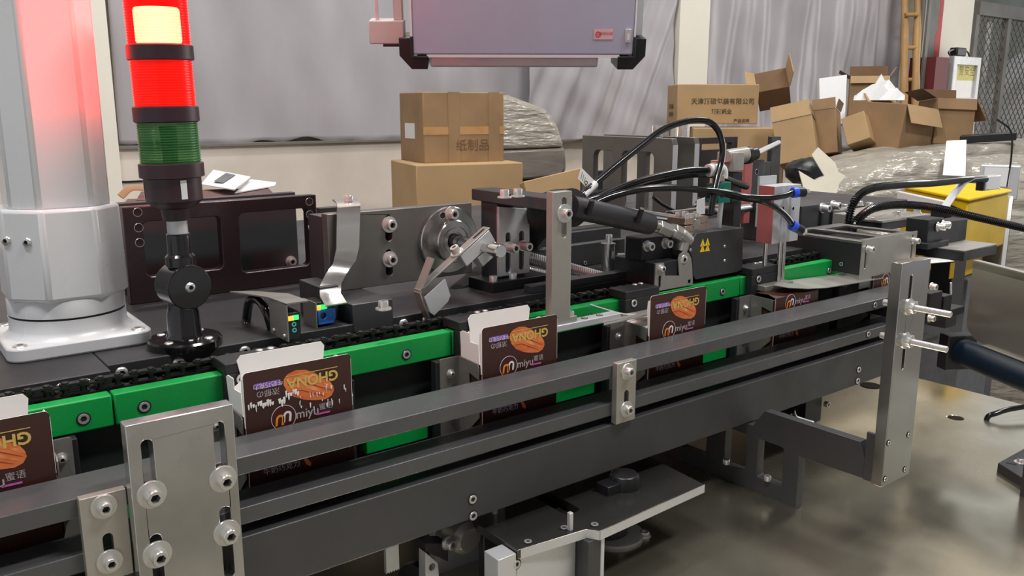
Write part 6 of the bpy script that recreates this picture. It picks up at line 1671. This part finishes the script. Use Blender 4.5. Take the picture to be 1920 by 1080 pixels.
g = G(); g.plateY([(a.x, a.z-.45), (b.x, a.z-.45), (b.x, b.z), (a.x, b.z)], [rrect(a.x+.05, b.x-.05, a.z-.05, b.z-.06, .004)], yq, yq+.04); part('frame', g, M['satin'], t, .004)
g = G(); g.box(a.x+.03, b.x-.03, yq+.02, yq+.03, a.z-.10, b.z-.04); part('backing', g, M['card'], t)
g = G(); p, q = P(1794, 150, y=yq+.019), P(1831, 119, y=yq+.019); g.box(p.x, q.x, yq+.0185, yq+.0198, p.z, q.z); part('yellow_notice', g, mat('pale_yellow_notice', s(214, 202, 120), .6, 0, .15, 30), t)
M['olive'] = mat('olive_print', s(120, 108, 50), .6)
for k in range(3):
    c = p.lerp(q, .25+.25*k); zc_ = (p.z+q.z)/2
    textg('警安全'[k], .075, M['olive'], t, 'notice_lettering', (p.x+(q.x-p.x)*(.2+.3*k), yq+.0182, zc_), (1, 0, 0), (0, 0, 1))
g = G(); p, q = P(1752, 175, y=yq), P(1783, 108, y=yq); g.box(p.x, q.x, yq+.01, yq+.2, p.z-.45, q.z); part('maroon_box', g, mat('maroon_board', s(104, 38, 38), .6), t)
g = G(); p, q = P(1752, 172, y=yq), P(1841, 170, y=yq); g.box(p.x, q.x, yq, yq+.3, FL, p.z-.45); part('stand', g, M['cardboard_in'], t)
g = G(); p = P(1797, 104, y=yq+.02); g.box(p.x-.06, p.x+.08, yq, yq+.06, b.z, b.z+.06); part('black_adapter', g, M['black'], t, .01)
g = G(); g.tube([P(1781, 104, y=yq+.02), P(1779, 97, y=yq+.02), P(1792, 93, y=yq+.02), P(1812, 96, y=yq+.02), P(1818, 106, y=yq+.02)], .006, 6); part('adapter_wire', g, M['hose'], t, smooth=True)
fin(t)
# fence and doorway
t = thing('chain_link_fence', 'rusty chain-link fence panel at the far right edge', 'fence')
yf2 = 3.35
fx0, fx1 = P(1816, 150, y=yf2).x, P(1816, 150, y=yf2).x + 2.2
zt_, zb_ = P(1830, 28, y=yf2).z, -.9
M['wire'] = mat('grey_wire', s(110, 104, 92), .5, .5)
g = G(); step = .085; x_ = fx0 - (zt_-zb_)
while x_ < fx1:
    for sg in (1, -1):
        a, b = (x_, zb_), (x_+(zt_-zb_), zt_)
        if sg < 0: a, b = (x_, zt_), (x_+(zt_-zb_), zb_)
        # clip to the panel
        (xa_, za_), (xb_, zb2) = a, b; dx = xb_-xa_; dz = zb2-za_
        t0 = max(0, (fx0-xa_)/dx); t1 = min(1, (fx1-xa_)/dx)
        if t1-t0 > .02:
            g.tube([(xa_+dx*t0, yf2+.004*sg, za_+dz*t0), (xa_+dx*t1, yf2+.004*sg, za_+dz*t1)], .0035, 4, sub=1)
    x_ += step
part('wire_mesh', g, M['wire'], t)
g = G(); g.box(fx0, fx1, yf2-.03, yf2+.03, zt_, zt_+.10); part('top_rail', g, M['grey_drape'], t)
for xx in (fx0, fx0+.55, fx0+1.5):
    g = G(); g.box(xx-.03, xx+.03, yf2-.025, yf2+.025, FL, zt_); part('fence_post', g, M['grey_drape'], t)
fin(t)
M['beyond'] = mat('grey_green_yard', s(136, 140, 130), .8, 0, .3, 1.5)
g = G(); g.box(xr(1830, WY)-.5, 14, 5.6, 5.7, FL, 2.6); struct('wall_yard', g, M['beyond'])
t = thing('white_tarp_heap', 'rounded white tarp heap behind the chain-link fence', 'tarp')
c = P(1925, 185, d=8.6); g = G(); bmesh.ops.create_icosphere(g.bm, subdivisions=3, radius=.62, matrix=Matrix.Translation((c.x, c.y, -.55)) @ Matrix.Diagonal((.95, .8, 1.75, 1)))
for v in g.bm.verts: v.co.z = max(v.co.z, FL)
part('tarp', g, M['label'], t, smooth=True); fin(t)
t = thing('white_upright_pipe', 'thin white upright pipe behind the chain-link fence', 'pipe')
a = P(1856, 42, y=3.8); g = G(); g.cyl((a.x, 3.8, FL), (a.x-.0, 3.8, a.z), .022); part('pipe', g, M['label'], t, smooth=True); fin(t)
